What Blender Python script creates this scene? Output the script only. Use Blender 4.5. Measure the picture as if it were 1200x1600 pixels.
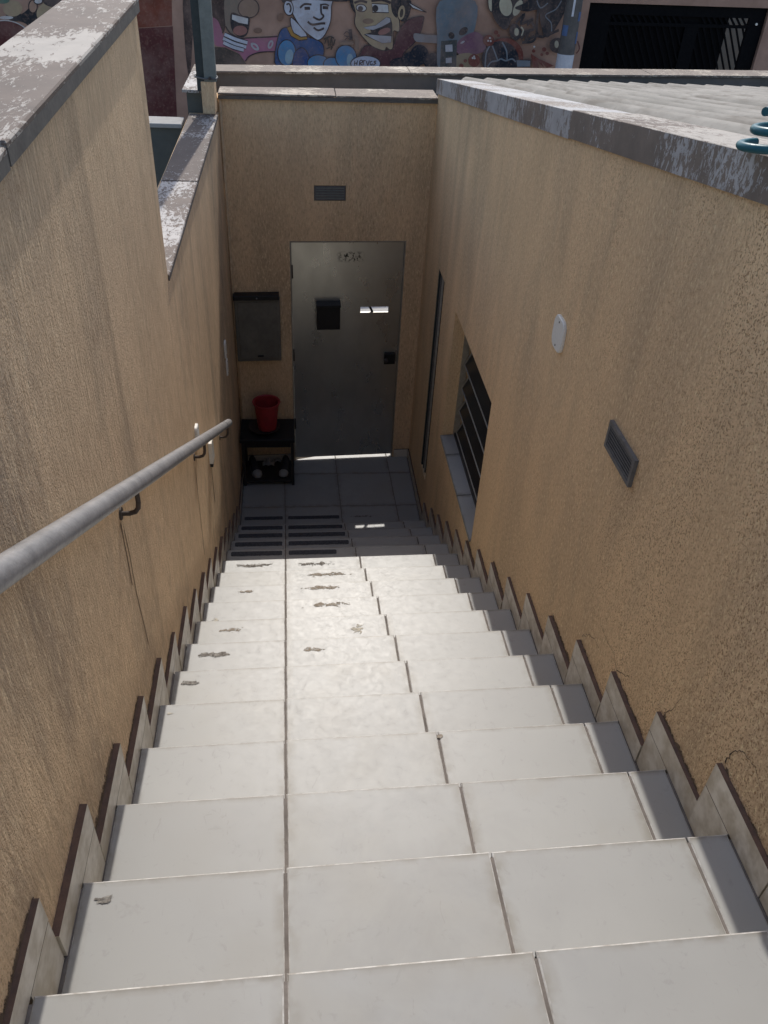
import bpy, bmesh, math, random
from mathutils import Vector, Matrix, Euler
random.seed(7)
for o in list(bpy.data.objects): bpy.data.objects.remove(o)
scene = bpy.context.scene
col = scene.collection

# ---------------------------------------------------------------- camera
PIT, YAW, ROL, ZC = 0.6585, 0.1316, 0.0623, 4.3674
fw = Vector((math.sin(YAW)*math.cos(PIT), math.cos(YAW)*math.cos(PIT), -math.sin(PIT)))
rt = Vector((math.cos(YAW), -math.sin(YAW), 0)); upv = rt.cross(fw)
R_ = rt*math.cos(ROL) + upv*math.sin(ROL); U_ = -rt*math.sin(ROL) + upv*math.cos(ROL)
cam = bpy.data.cameras.new('camera'); camo = bpy.data.objects.new('camera', cam); col.objects.link(camo)
cam.sensor_fit = 'VERTICAL'; cam.sensor_height = 36.0; cam.lens = 36.0*1257.73/1600
cam.clip_start = 0.05; cam.clip_end = 2000
camo.matrix_world = Matrix(((R_.x, U_.x, -fw.x, 0), (R_.y, U_.y, -fw.y, 0), (R_.z, U_.z, -fw.z, ZC), (0, 0, 0, 1)))
scene.camera = camo
scene.render.resolution_x, scene.render.resolution_y = 768, 1024

# ---------------------------------------------------------------- sky and sun
SUN = Vector((0.069, 1.0, 1.04)).normalized()
elev = math.asin(SUN.z); azim = math.atan2(SUN.x, SUN.y)
w = bpy.data.worlds.new('World'); scene.world = w; w.use_nodes = True
nt = w.node_tree; nt.nodes.clear()
sky = nt.nodes.new('ShaderNodeTexSky'); sky.sky_type = 'NISHITA'; sky.sun_disc = False
sky.sun_elevation = elev; sky.sun_rotation = azim; sky.altitude = 700; sky.air_density = 1.0; sky.dust_density = 3.0
bg = nt.nodes.new('ShaderNodeBackground'); bg.inputs['Strength'].default_value = 0.14
wo = nt.nodes.new('ShaderNodeOutputWorld')
nt.links.new(sky.outputs[0], bg.inputs[0]); nt.links.new(bg.outputs[0], wo.inputs[0])
sl = bpy.data.lights.new('sun', 'SUN'); sl.energy = 2.7; sl.angle = math.radians(0.53); sl.color = (1.0, 0.955, 0.89)
so = bpy.data.objects.new('sun', sl); col.objects.link(so); so.location = (2, 20, 20)
so.rotation_euler = (-SUN).to_track_quat('-Z', 'Y').to_euler()
vs = scene.view_settings; vs.view_transform = 'Standard'; vs.look = 'None'; vs.exposure = 0.31; vs.gamma = 1.0
vs.use_curve_mapping = False
scene.render.engine = 'CYCLES'
scene.cycles.max_bounces = 8; scene.cycles.diffuse_bounces = 5; scene.cycles.glossy_bounces = 3; scene.cycles.transparent_max_bounces = 6

# ---------------------------------------------------------------- node helpers
class NB:
    def __init__(s, name):
        s.m = bpy.data.materials.new(name); s.m.use_nodes = True
        s.t = s.m.node_tree; s.t.nodes.clear()
        s.out = s.n('ShaderNodeOutputMaterial'); s.b = s.n('ShaderNodeBsdfPrincipled')
        s.l(s.b.outputs[0], s.out.inputs[0])
    def n(s, k, **kw):
        nd = s.t.nodes.new(k)
        for a, v in kw.items(): setattr(nd, a, v)
        return nd
    def l(s, a, b): s.t.links.new(a, b)
    def set(s, inp, v):
        if hasattr(v, 'is_output') or hasattr(v, 'links'): s.l(v, inp)
        else: inp.default_value = v
    def pos(s, sc=(1, 1, 1), off=(0, 0, 0)):
        g = s.n('ShaderNodeNewGeometry'); mp = s.n('ShaderNodeMapping')
        s.l(g.outputs['Position'], mp.inputs[0]); mp.inputs['Scale'].default_value = sc; mp.inputs['Location'].default_value = off
        return mp.outputs[0]
    def xyz(s):
        g = s.n('ShaderNodeNewGeometry'); x = s.n('ShaderNodeSeparateXYZ'); s.l(g.outputs['Position'], x.inputs[0]); return x.outputs
    def noise(s, vec, scale=5, detail=4, rough=.55, dist=0):
        t = s.n('ShaderNodeTexNoise'); s.l(vec, t.inputs['Vector']); t.inputs['Scale'].default_value = scale
        t.inputs['Detail'].default_value = detail; t.inputs['Roughness'].default_value = rough; t.inputs['Distortion'].default_value = dist
        return t.outputs[0]
    def voro(s, vec, scale=5, feat='F1'):
        t = s.n('ShaderNodeTexVoronoi', feature=feat); s.l(vec, t.inputs['Vector']); t.inputs['Scale'].default_value = scale
        return t.outputs['Distance']
    def ramp(s, fac, a, b, lo=0.0, hi=1.0):
        r = s.n('ShaderNodeMapRange'); r.clamp = True; s.l(fac, r.inputs[0])
        for i, v in enumerate((a, b, lo, hi)): r.inputs[1+i].default_value = v
        return r.outputs[0]
    def math(s, op, a, b=0.0, c=None):
        m = s.n('ShaderNodeMath', operation=op); s.set(m.inputs[0], a); s.set(m.inputs[1], b)
        if c is not None: s.set(m.inputs[2], c)
        return m.outputs[0]
    def mix(s, fac, a, b, blend='MIX'):
        m = s.n('ShaderNodeMix', data_type='RGBA', blend_type=blend)
        s.set(m.inputs[0], fac)
        for i, v in ((6, a), (7, b)):
            if isinstance(v, tuple): m.inputs[i].default_value = (*v[:3], 1)
            else: s.l(v, m.inputs[i])
        return m.outputs[2]
    def bump(s, hgt, strength=.3, dist=.01, normal=None):
        b = s.n('ShaderNodeBump'); s.l(hgt, b.inputs['Height']); b.inputs['Strength'].default_value = strength
        b.inputs['Distance'].default_value = dist
        if normal is not None: s.l(normal, b.inputs['Normal'])
        return b.outputs[0]
    def rand(s):
        return s.n('ShaderNodeObjectInfo').outputs['Random']
    def fin(s, color, rough=.6, metal=0, normal=None, spec=.5, alpha=None):
        if isinstance(color, tuple): s.b.inputs['Base Color'].default_value = (*color[:3], 1)
        else: s.l(color, s.b.inputs['Base Color'])
        s.set(s.b.inputs['Roughness'], rough); s.set(s.b.inputs['Metallic'], metal)
        s.b.inputs['Specular IOR Level'].default_value = spec
        if normal is not None: s.l(normal, s.b.inputs['Normal'])
        if alpha is not None: s.l(alpha, s.b.inputs['Alpha'])
        return s.m

def m_plaster(name, base, pits=1.0, zs=.22, grime=.5, run=.34):
    b = NB(name); p = b.pos()
    n1 = b.noise(b.pos((1, 1, .45)), 2.3, 4, .62)
    c = b.mix(b.ramp(n1, .32, .68), tuple(v*.82 for v in base), tuple(v*1.06 for v in base))
    # grey weathering in broad upright clouds
    gr = b.noise(b.pos((1.1, 1.1, .38), (2.3, .4, 1.0)), 1.5, 5, .68, .5)
    c = b.mix(b.ramp(gr, .46, .72, 0, grime), c, (.27, .215, .165))
    # gritty grain of the combed render, drawn out downwards in patches
    sc = b.noise(b.pos((1, 1, zs)), 95, 3, .75)
    fg = b.noise(b.pos((1, 1, .7)), 210, 1, .6)
    amt = b.ramp(gr, .3, .7, .5, 1.0)
    c = b.mix(b.math('MULTIPLY', b.ramp(sc, .52, .70), b.math('MULTIPLY', amt, .75)), c, (base[0]*.46, base[1]*.43, base[2]*.40))
    c = b.mix(b.math('MULTIPLY', b.ramp(sc, .47, .30), amt), c, tuple(min(.9, v*1.28) for v in base))
    c = b.mix(b.ramp(fg, .62, .74, 0, .35), c, (base[0]*.45, base[1]*.42, base[2]*.40))
    X, Y, Z = b.xyz()
    wv = b.noise(b.pos((1, 1, .8)), 185, 1, .5, .4)
    dens = b.math('ADD', n1, b.ramp(Y, 4.4, 1.4, -.30, .14))
    pit = b.math('MULTIPLY', b.ramp(wv, .555, .66), b.ramp(dens, .34, .64, 0, .95*pits))
    c = b.mix(pit, c, (base[0]*.36, base[1]*.31, base[2]*.26))
    # dirt running down from the coping
    st = b.noise(b.pos((6, 6, .10)), 1.0, 3, .62)
    c = b.mix(b.math('MULTIPLY', b.ramp(st, .50, .72), b.ramp(Z, 1.2, 3.6, .05, run)), c, (.19, .14, .10))
    hgt = b.math('ADD', b.math('ADD', sc, b.math('MULTIPLY', fg, .5)), b.math('MULTIPLY', pit, -.6))
    nrm = b.bump(hgt, .75, .006)
    return b.fin(c, .93, 0, nrm, .2)

def m_tile(name, base, mott=.12, rough=.41, spec=.38):
    b = NB(name); r = b.rand()
    vec = b.n('ShaderNodeVectorMath', operation='ADD'); b.l(b.pos(), vec.inputs[0])
    cmb = b.n('ShaderNodeCombineXYZ'); b.l(b.math('MULTIPLY', r, 37.0), cmb.inputs[0]); b.l(b.math('MULTIPLY', r, 11.0), cmb.inputs[1]); b.l(cmb.outputs[0], vec.inputs[1])
    v = vec.outputs[0]
    n1 = b.noise(v, 3.2, 3, .6); n2 = b.noise(v, 30, 4, .72, .8)
    c = b.mix(b.ramp(n1, .35, .7), base, tuple(x*(1-mott*.5) for x in base))
    # each tile its own tone, some yellowed
    c = b.mix(b.ramp(r, 0, 1, 0, .26), c, (base[0]*.55, base[1]*.55, base[2]*.56))
    r2 = b.math('FRACT', b.math('MULTIPLY', r, 7.31))
    c = b.mix(b.math('MULTIPLY', b.ramp(r2, .4, 1, 0, .5), b.ramp(n1, .45, .75)), c, (base[0]*.92, base[1]*.84, base[2]*.70))
    # scuffs and worn specks
    c = b.mix(b.ramp(n2, .60, .70, 0, .30), c, (base[0]*.62, base[1]*.61, base[2]*.60))
    sc = b.noise(b.pos((4, 1.2, 1), (1, 7, 0)), 9, 4, .75, 1.2)
    c = b.mix(b.ramp(sc, .64, .70, 0, .26), c, (base[0]*.55, base[1]*.53, base[2]*.50))
    # foot-worn greyish middle of the flight
    X, Y, Z = b.xyz(); wm = b.math('MULTIPLY', b.ramp(b.math('ABSOLUTE', b.math('SUBTRACT', X, .22)), .55, .10), b.ramp(b.noise(b.pos(), 5.5, 4, .7, .4), .42, .66))
    c = b.mix(b.math('MULTIPLY', wm, .34), c, (base[0]*.66, base[1]*.66, base[2]*.67))
    # dirt gathered along the tile rim
    tc = b.n('ShaderNodeTexCoord'); sx = b.n('ShaderNodeSeparateXYZ'); b.l(tc.outputs['Generated'], sx.inputs[0])
    gx, gy = sx.outputs[0], sx.outputs[1]
    ed = b.math('MINIMUM', b.math('MINIMUM', gx, b.math('SUBTRACT', 1, gx)), b.math('MINIMUM', gy, b.math('SUBTRACT', 1, gy)))
    dn = b.noise(v, 14, 3, .65)
    c = b.mix(b.math('MULTIPLY', b.ramp(ed, .075, .0, 0, .85), b.ramp(dn, .36, .62)), c, (base[0]*.58, base[1]*.53, base[2]*.45))
    c = b.mix(b.math('MULTIPLY', b.ramp(gy, .955, .985), b.ramp(dn, .30, .55, .25, .8)), c, (base[0]*.60, base[1]*.56, base[2]*.50))
    ro = b.ramp(n2, .3, .7, rough-.02, rough+.05)
    return b.fin(c, ro, 0, None, spec)

def m_simple(name, c1, c2, scale=8, rough=.6, metal=0, bump=.15, spec=.4, stretch=(1, 1, 1)):
    b = NB(name); n = b.noise(b.pos(stretch), scale, 4, .62)
    n2 = b.noise(b.pos(stretch), scale*6, 2, .6)
    c = b.mix(b.ramp(n, .32, .68), c1, c2)
    c = b.mix(b.ramp(n2, .5, .75, 0, .25), c, tuple(v*.6 for v in c1))
    return b.fin(c, b.ramp(n2, .3, .7, max(.03, rough-.08), rough+.08), metal, b.bump(n2, bump, .004), spec)

def m_peel(name, paint, bare, amount=.5, rough=.7, run=(1, 1, 1), metalbare=0.0):
    """old coping paint flaking off in ragged patches"""
    b = NB(name)
    big = b.noise(b.pos((1, 1, 1), (.7, .3, .1)), 2.1, 3, .55)
    fin = b.noise(b.pos(run), 48, 5, .78, .6)
    f = b.math('ADD', b.math('MULTIPLY', big, .50), b.math('MULTIPLY', fin, .64))
    m = b.ramp(f, .60-.10*amount, .625-.10*amount)
    n = b.noise(b.pos(), 9, 5, .6)
    cp = b.mix(b.ramp(n, .35, .7), paint, tuple(v*.72 for v in paint))
    cb = b.mix(b.ramp(n, .3, .7), bare, tuple(v*.78 for v in bare))
    sp = b.noise(b.pos(), 60, 3, .6)
    cp = b.mix(b.ramp(sp, .63, .7, 0, .5), cp, tuple(v*.45 for v in paint))
    c = b.mix(m, cp, cb)
    return b.fin(c, b.ramp(m, 0, 1, rough, rough-.12), 0, b.bump(m, .5, .0015), .35)

M = {}
BEIGE = (.75, .54, .335)
M['plaster'] = m_plaster('combed_plaster', BEIGE, .4, .15, .85)
M['plaster_right'] = m_plaster('pitted_plaster', (.82, .575, .335), .85, .45, .42, .16)
M['plaster_end'] = m_plaster('textured_plaster_end', (.80, .56, .335), .2, .3, .35, .2)  # plaster of the end wall and the post's pier
M['plaster_pipe'] = m_plaster('textured_plaster_column', (.70, .49, .29), .2)
M['tile'] = m_tile('worn_white_tile', (.362, .358, .340))
M['tile_edge'] = m_simple('rubbed_tile_edge', (.62, .61, .58), (.30, .275, .245), 34, .8, 0, .3, .2)
M['tile_skirt'] = m_tile('cream_skirting_tile', (.72, .66, .55), .08, .36, .4)
M['tile_sill'] = m_tile('grey_sill_tile', (.34, .35, .35), .1, .4, .4)
M['body'] = m_simple('terracotta_tile_edge', (.17, .105, .075), (.11, .075, .06), 30, .9)
M['mortar'] = m_simple('dirty_mortar', (.20, .175, .155), (.12, .105, .092), 12, .95, 0, .5)
M['concrete'] = m_simple('grey_concrete', (.42, .40, .37), (.32, .31, .29), 3, .9, 0, .3)
M['pavement'] = m_simple('pale_pavement_concrete', (.55, .53, .49), (.45, .43, .40), 2, .9, 0, .3)
M['asphalt'] = m_simple('asphalt', (.06, .06, .062), (.045, .045, .047), 14, .9, 0, .6)
M['yard'] = m_simple('yard_cement', (.22, .21, .19), (.16, .15, .14), 2, .9)
M['flash_left'] = m_peel('peeling_coping_paint', (.155, .118, .094), (.40, .36, .31), .36, .7, (1, .35, 1))
M['flash_low'] = m_peel('peeling_low_coping_paint', (.16, .122, .098), (.46, .43, .40), .45, .7, (1, .5, 1))
M['flash_low_dark'] = m_peel('old_low_coping_paint', (.13, .10, .082), (.40, .37, .34), -.15, .75, (1, .5, 1))
M['flash_end'] = m_peel('peeling_front_coping_paint', (.215, .17, .135), (.50, .43, .33), .05, .75, (.5, 1, 1))
M['flash_right'] = m_peel('peeling_roof_flashing_paint', (.215, .175, .142), (.46, .45, .44), -.10, .62, (1, 1, .5))
M['flash_patch'] = m_peel('flaked_roof_flashing_paint', (.225, .18, .145), (.46, .45, .44), .60, .6, (1, 1, .35))
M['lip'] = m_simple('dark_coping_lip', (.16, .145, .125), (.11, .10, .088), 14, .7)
def m_fibre():
    b = NB('weathered_fibre_cement'); n = b.noise(b.pos((1, .35, 1)), 4, 5, .65); n2 = b.noise(b.pos((1, .5, 1)), 40, 3, .7); n3 = b.noise(b.pos((3.5, .7, 1), (1, 2, 0)), 2.2, 4, .7, .4)
    c = b.mix(b.ramp(n, .32, .68), (.40, .375, .335), (.27, .255, .225)); c = b.mix(b.ramp(n3, .52, .68, 0, .65), c, (.17, .15, .125)); c = b.mix(b.ramp(n2, .55, .72, 0, .4), c, (.22, .20, .17))
    return b.fin(c, .95, 0, b.bump(n2, .6, .004), .15)
M['fibre'] = m_fibre()
M['galv'] = m_simple('galvanised_pipe', (.36, .35, .345), (.25, .245, .245), 16, .48, .45, .25)
M['dark_iron'] = m_simple('rusty_dark_iron', (.10, .075, .06), (.06, .05, .045), 30, .7, .2)
M['black'] = m_simple('black_paint', (.016, .016, .017), (.010, .010, .011), 20, .55)
M['gate_black'] = m_simple('matt_black_gate_paint', (.007, .007, .008), (.004, .004, .005), 20, .85, 0, .1, .1)
M['steel_paint'] = m_simple('grey_green_tube_paint', (.22, .235, .215), (.16, .175, .16), 18, .55, .1)
M['steel_dark'] = m_simple('dark_green_tube_paint', (.045, .055, .055), (.03, .04, .04), 18, .55, .1)
M['white_plastic'] = m_simple('aged_white_plastic', (.80, .78, .71), (.74, .72, .65), 20, .4, 0, .05)
M['vent'] = m_simple('grey_vent_plastic', (.16, .155, .15), (.11, .108, .105), 30, .55, 0, .15)
M['red'] = m_simple('red_plastic', (.40, .04, .045), (.29, .03, .035), 10, .38, 0, .06)
M['plate_wood'] = m_simple('dark_basin_plastic', (.05, .038, .035), (.035, .028, .026), 10, .5)
M['teal'] = m_simple('teal_rubber_hose', (.012, .115, .14), (.01, .085, .11), 12, .38, 0, .1)
M['cloth'] = m_simple('pale_rag_cloth', (.42, .40, .37), (.30, .29, .27), 16, .95, 0, .4)
M['shoe'] = m_simple('dark_shoe_fabric', (.05, .05, .055), (.035, .035, .04), 30, .85, 0, .3)
M['mural'] = m_simple('salmon_street_plaster', (.47, .30, .225), (.31, .19, .14), 1.6, .95, 0, .3)
M['grey_wall'] = m_simple('grey_green_wall_paint', (.13, .138, .128), (.10, .108, .10), 4, .85, 0, .2)
M['inner'] = m_simple('dull_interior_plaster', (.20, .18, .16), (.15, .14, .12), 3, .95)
M['win_frame'] = m_simple('pale_window_paint', (.34, .31, .25), (.26, .23, .18), 25, .6)
M['win_dark'] = m_simple('dark_window_iron', (.05, .045, .042), (.035, .032, .03), 25, .55, .2)
M['sticker'] = m_simple('blue_printed_sticker', (.10, .17, .32), (.08, .13, .26), 30, .6)
M['pole'] = m_simple('dark_concrete_pole', (.15, .14, .13), (.10, .095, .09), 9, .9)
M['pole_white'] = m_simple('whitewashed_pole_paint', (.66, .68, .72), (.55, .57, .62), 9, .9)
M['room_pale'] = m_simple('pale_yard_wall', (.20, .21, .18), (.16, .17, .145), 4, .9)
M['crack'] = m_simple('dark_crack', (.05, .036, .028), (.035, .026, .02), 20, .95)

def m_glass():
    b = NB('dusty_window_glass'); n = b.noise(b.pos(), 20, 4, .6)
    b.fin(b.mix(b.ramp(n, .3, .7), (.035, .04, .042), (.06, .06, .058)), b.ramp(n, .3, .7, .12, .35), 0, None, .6)
    return b.m
M['win_rail'] = m_simple('grey_blade_rail', (.50, .47, .41), (.36, .34, .30), 25, .5, .2)
M['panel_dull'] = m_simple('dull_brown_metal', (.20, .19, .16), (.14, .132, .112), 6, .6, .2)
gl_ = NB('dark_dusty_glass'); M['glass'] = gl_.fin(gl_.mix(gl_.ramp(gl_.noise(gl_.pos(), 5, 2, .5), .3, .7), (.016, .018, .020), (.026, .028, .028)), .22, 0, None, .4)

def m_door():
    b = NB('dull_galvanised_door')
    n = b.noise(b.pos((1, 1, .7)), 3.2, 5, .6); n2 = b.noise(b.pos((1, 1, .5)), 7, 3, .55, .2)
    c = b.mix(b.ramp(n, .3, .7), (.50, .495, .45), (.62, .61, .56))
    c = b.mix(b.ramp(n2, .45, .8, 0, .25), c, (.40, .395, .36))
    # scratched bare mark near the head of the door
    X, Y, Z = b.xyz()
    dz = b.math('ABSOLUTE', b.math('SUBTRACT', Z, 1.975)); dx = b.math('ABSOLUTE', b.math('SUBTRACT', X, .45))
    near = b.math('MULTIPLY', b.ramp(dz, .05, .02), b.ramp(dx, .12, .06))
    sp = b.noise(b.pos(), 45, 3, .6)
    c = b.mix(b.math('MULTIPLY', near, b.ramp(sp, .5, .56)), c, (.04, .038, .035))
    return b.fin(c, b.ramp(n2, .3, .7, .25, .36), .85, b.bump(n, .10, .01), .5)
M['door'] = m_door()

def m_residue(name, c1, c2, thr, scale=38, ax=(0, 1), sharp=None):
    b = NB(name)
    n = b.noise(b.pos((1, 1.7, 1)), scale, 4, .72, .9); n2 = b.noise(b.pos(), scale*2.2, 3, .6)
    tc = b.n('ShaderNodeTexCoord'); sx = b.n('ShaderNodeSeparateXYZ'); b.l(tc.outputs['Generated'], sx.inputs[0])
    q0, q1 = sharp or (.35, .5); g0, g1 = sx.outputs[ax[0]], sx.outputs[ax[1]]
    ex = b.math('MULTIPLY', b.ramp(g0, 0, q0), b.ramp(g0, 1, 1-q0)); ey = b.math('MULTIPLY', b.ramp(g1, 0, q1), b.ramp(g1, 1, 1-q1))
    f = b.math('ADD', n, b.math('MULTIPLY', b.math('SUBTRACT', b.math('MULTIPLY', ex, ey), 1), .35))
    a = b.ramp(f, thr, thr+.03)
    return b.fin(b.mix(b.ramp(n2, .4, .62), c1, c2), .9, 0, b.bump(n2, .4, .002), .2, a)
M['res_dark'] = m_residue('torn_dark_tape_residue', (.13, .115, .10), (.30, .28, .25), .36, 26)
M['res_brown'] = m_residue('torn_brown_tape_residue', (.24, .195, .15), (.36, .33, .285), .375, 26)
M['res_pale'] = m_residue('yellowed_glue_residue', (.46, .42, .34), (.50, .47, .40), .42, 26)
M['res_line'] = m_residue('brown_glue_outline', (.33, .29, .235), (.31, .275, .23), .40, 9, (0, 1), (.02, .05))
M['strip'] = m_residue('worn_grip_tape', (.055, .058, .066), (.085, .087, .095), .16, 30, (0, 1), (.02, .08))
M['runoff'] = m_residue('old_runoff_line', (.33, .235, .15), (.40, .285, .18), .40, 12, (1, 2), (.45, .2))
M['grime'] = m_residue('wall_foot_grime', (.13, .095, .068), (.20, .145, .10), .33, 18, (1, 2), (.2, .5))
M['stain_shadow'] = m_residue('damp_shadow_streak', (.15, .105, .068), (.19, .13, .085), .24, 22, (1, 2), (.3, .1))

# ---------------------------------------------------------------- object helpers
def setp(o, label=None, cat=None, group=None, kind=None):
    if label: o['label'] = label
    if cat: o['category'] = cat
    if group: o['group'] = group
    if kind: o['kind'] = kind
    return o
WLOC = {}
def wl(o):
    v = Vector((0, 0, 0))
    while o is not None: v = v + Vector(o.location); o = o.parent
    return v
def thing(name, loc, label, cat, group=None):
    o = bpy.data.objects.new(name, None); o.empty_display_size = .1; col.objects.link(o); o.location = loc
    return setp(o, label, cat, group)
def obj(name, verts, faces, mats, parent=None, smooth=False, fm=None):
    off = wl(parent) if parent else Vector((0, 0, 0))
    if parent is None:
        vs_ = [Vector(v) for v in verts]
        cx = sum((v.x for v in vs_))/len(vs_); cy = sum((v.y for v in vs_))/len(vs_); cz = min(v.z for v in vs_)
        off = Vector((cx, cy, cz))
    me = bpy.data.meshes.new(name)
    me.from_pydata([tuple(Vector(v)-off) for v in verts], [], faces)
    if not isinstance(mats, (list, tuple)): mats = [mats]
    for m in mats: me.materials.append(m)
    if fm:
        for p, i in zip(me.polygons, fm): p.material_index = i
    if smooth:
        for p in me.polygons: p.use_smooth = True
    bm = bmesh.new(); bm.from_mesh(me); bmesh.ops.recalc_face_normals(bm, faces=bm.faces); bm.to_mesh(me); bm.free()
    me.update()
    o = bpy.data.objects.new(name, me); col.objects.link(o)
    if parent: o.parent = parent
    else: o.location = off
    return o
class MB:
    def __init__(s): s.v = []; s.f = []; s.m = []
    def add(s, v, f, mi=0):
        k = len(s.v); s.v += [tuple(p) for p in v]; s.f += [tuple(i+k for i in q) for q in f]; s.m += [mi]*len(f); return s
    def hexa(s, c, b=.0, mi=0, mi_top=None, mi_ch=None):
        """c: 8 corners, bottom 4 then top 4 in the same turn; b: chamfer of the top edge"""
        c = [Vector(p) for p in c]
        if b <= 0:
            s.add(c, [(3, 2, 1, 0), (0, 1, 5, 4), (1, 2, 6, 5), (2, 3, 7, 6), (3, 0, 4, 7)], mi); s.add(c[4:], [(0, 1, 2, 3)], mi if mi_top is None else mi_top)
            return s
        bot, top = c[:4], c[4:]
        mid = [t+(bb-t).normalized()*b for t, bb in zip(top, bot)]
        ins = []
        for i in range(4):
            p = top[i]; e1 = (top[(i+1) % 4]-p).normalized(); e2 = (top[(i-1) % 4]-p).normalized()
            ins.append(p+(e1+e2)*b)
        V = bot+mid+ins; F = [(3, 2, 1, 0)]
        for i in range(4):
            j = (i+1) % 4
            F += [(i, j, j+4, i+4)]
        s.add(V, F, mi); s.add(mid+ins, [(i, (i+1) % 4, (i+1) % 4+4, i+4) for i in range(4)], mi if mi_ch is None else mi_ch); s.add(ins, [(0, 1, 2, 3)], mi if mi_top is None else mi_top)
        return s
    def box(s, x0, x1, y0, y1, z0, z1, b=0, mi=0, mi_top=None):
        return s.hexa([(x0, y0, z0), (x1, y0, z0), (x1, y1, z0), (x0, y1, z0), (x0, y0, z1), (x1, y0, z1), (x1, y1, z1), (x0, y1, z1)], b, mi, mi_top)
    def tube(s, pts, r, n=12, cap=True, mi=0, rads=None):
        pts = [Vector(p) for p in pts]; k0 = len(s.v); V = []; prev = None
        for i, p in enumerate(pts):
            d = (pts[min(i+1, len(pts)-1)]-pts[max(i-1, 0)]).normalized()
            a = prev if prev is not None else (Vector((0, 0, 1)) if abs(d.z) < .9 else Vector((1, 0, 0)))
            u = (a - d*a.dot(d)).normalized(); prev = u; vv = d.cross(u); rr = rads[i] if rads else r
            for k in range(n):
                t = 2*math.pi*k/n; V.append(p+(u*math.cos(t)+vv*math.sin(t))*rr)
        F = [(i*n+k, i*n+(k+1) % n, (i+1)*n+(k+1) % n, (i+1)*n+k) for i in range(len(pts)-1) for k in range(n)]
        if cap: F += [tuple(range(n))[::-1], tuple((len(pts)-1)*n+k for k in range(n))]
        return s.add(V, F, mi)
    def lathe(s, prof, c, n=28, mi=0):
        V = []; c = Vector(c)
        for r, z in prof:
            for k in range(n):
                t = 2*math.pi*k/n; V.append(c+Vector((r*math.cos(t), r*math.sin(t), z)))
        F = [(i*n+k, i*n+(k+1) % n, (i+1)*n+(k+1) % n, (i+1)*n+k) for i in range(len(prof)-1) for k in range(n)]
        return s.add(V, F, mi)
    def build(s, name, mats, parent=None, smooth=False):
        return obj(name, s.v, s.f, mats, parent, smooth, s.m)
def autosmooth(o, deg=40):
    for p in o.data.polygons: p.use_smooth = True
    try: o.data.set_sharp_from_angle(angle=math.radians(deg))
    except Exception: pass
    return o
def panel(us, zs, holes, P, topf=None):
    """wall slab with rectangular openings. P(u,z,d): d=0 front, 1 back"""
    mb = MB(); nu, nz = len(us)-1, len(zs)-1
    def Zv(u, j): return topf(u) if (topf and j == nz) else zs[j]
    def solid(i, j):
        if i < 0 or j < 0 or i >= nu or j >= nz: return False
        uc = (us[i]+us[i+1])/2; zc = (zs[j]+zs[j+1])/2
        return not any(a < uc < b and c < zc < d for a, b, c, d in holes)
    for i in range(nu):
        for j in range(nz):
            if not solid(i, j): continue
            a, b = us[i], us[i+1]
            q = [(a, Zv(a, j)), (b, Zv(b, j)), (b, Zv(b, j+1)), (a, Zv(a, j+1))]
            f0 = [P(u, z, 0) for u, z in q]; f1 = [P(u, z, 1) for u, z in q]
            mb.add(f0, [(0, 1, 2, 3)]); mb.add(f1, [(3, 2, 1, 0)])
            for k, (di, dj) in enumerate(((0, -1), (1, 0), (0, 1), (-1, 0))):
                if not solid(i+di, j+dj):
                    l = (k+1) % 4; mb.add([f0[k], f0[l], f1[l], f1[k]], [(0, 1, 2, 3)])
    return mb
def weld(o):
    bm = bmesh.new(); bm.from_mesh(o.data); bmesh.ops.remove_doubles(bm, verts=bm.verts, dist=1e-5)
    bmesh.ops.recalc_face_normals(bm, faces=bm.faces); bm.to_mesh(o.data); bm.free(); return o

# ---------------------------------------------------------------- key dimensions (metres)
XL, XR = -.525, 1.0634                      # faces of the two stair walls
YE, K1 = 6.4205, .0557                      # end wall: y = YE + K1*x
H, T, Y0, K2 = .1699, .3041, .6849, .0122   # rise, going, first nosing, skew of the nosings
def ny(n, x=0.0): return Y0+n*T+K2*x
def nz_(n): return (16-n)*H
def jx(j, y): return (-.0854, .4052, .9011)[j]-.017*(y-Y0-8*T)
def ew(x, d=0.0): return YE+K1*x+d
ZT = lambda y: 3.311+.1376*(6.348-y)        # top edge of the roof flashing on the right
RK = .155                                   # skew of the street frontage
# ================================================================= GROUND AND STREET
def street_quad(name, y0, y1, z, zb, mat, x0=-14, x1=16, k=RK):
    mb = MB(); mb.hexa([(x0, y0+k*x0, zb), (x1, y0+k*x1, zb), (x1, y1+k*x1, zb), (x0, y1+k*x0, zb), (x0, y0+k*x0, z), (x1, y0+k*x1, z), (x1, y1+k*x1, z), (x0, y1+k*x0, z)], .01)
    o = mb.build(name, mat); return setp(o, kind='structure')
g = obj('ground', [(-400, -400, -.16), (400, -400, -.16), (400, 400, -.16), (-400, 400, -.16)], [(0, 1, 2, 3)], M['yard']); setp(g, kind='structure')
street_quad('pavement', 6.62, 10.1, -.005, -.2, M['pavement'])
street_quad('road', 10.1, 12.7, -.13, -.3, M['asphalt'])
street_quad('far_pavement', 12.7, 13.99, -.005, -.2, M['concrete'])
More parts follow.
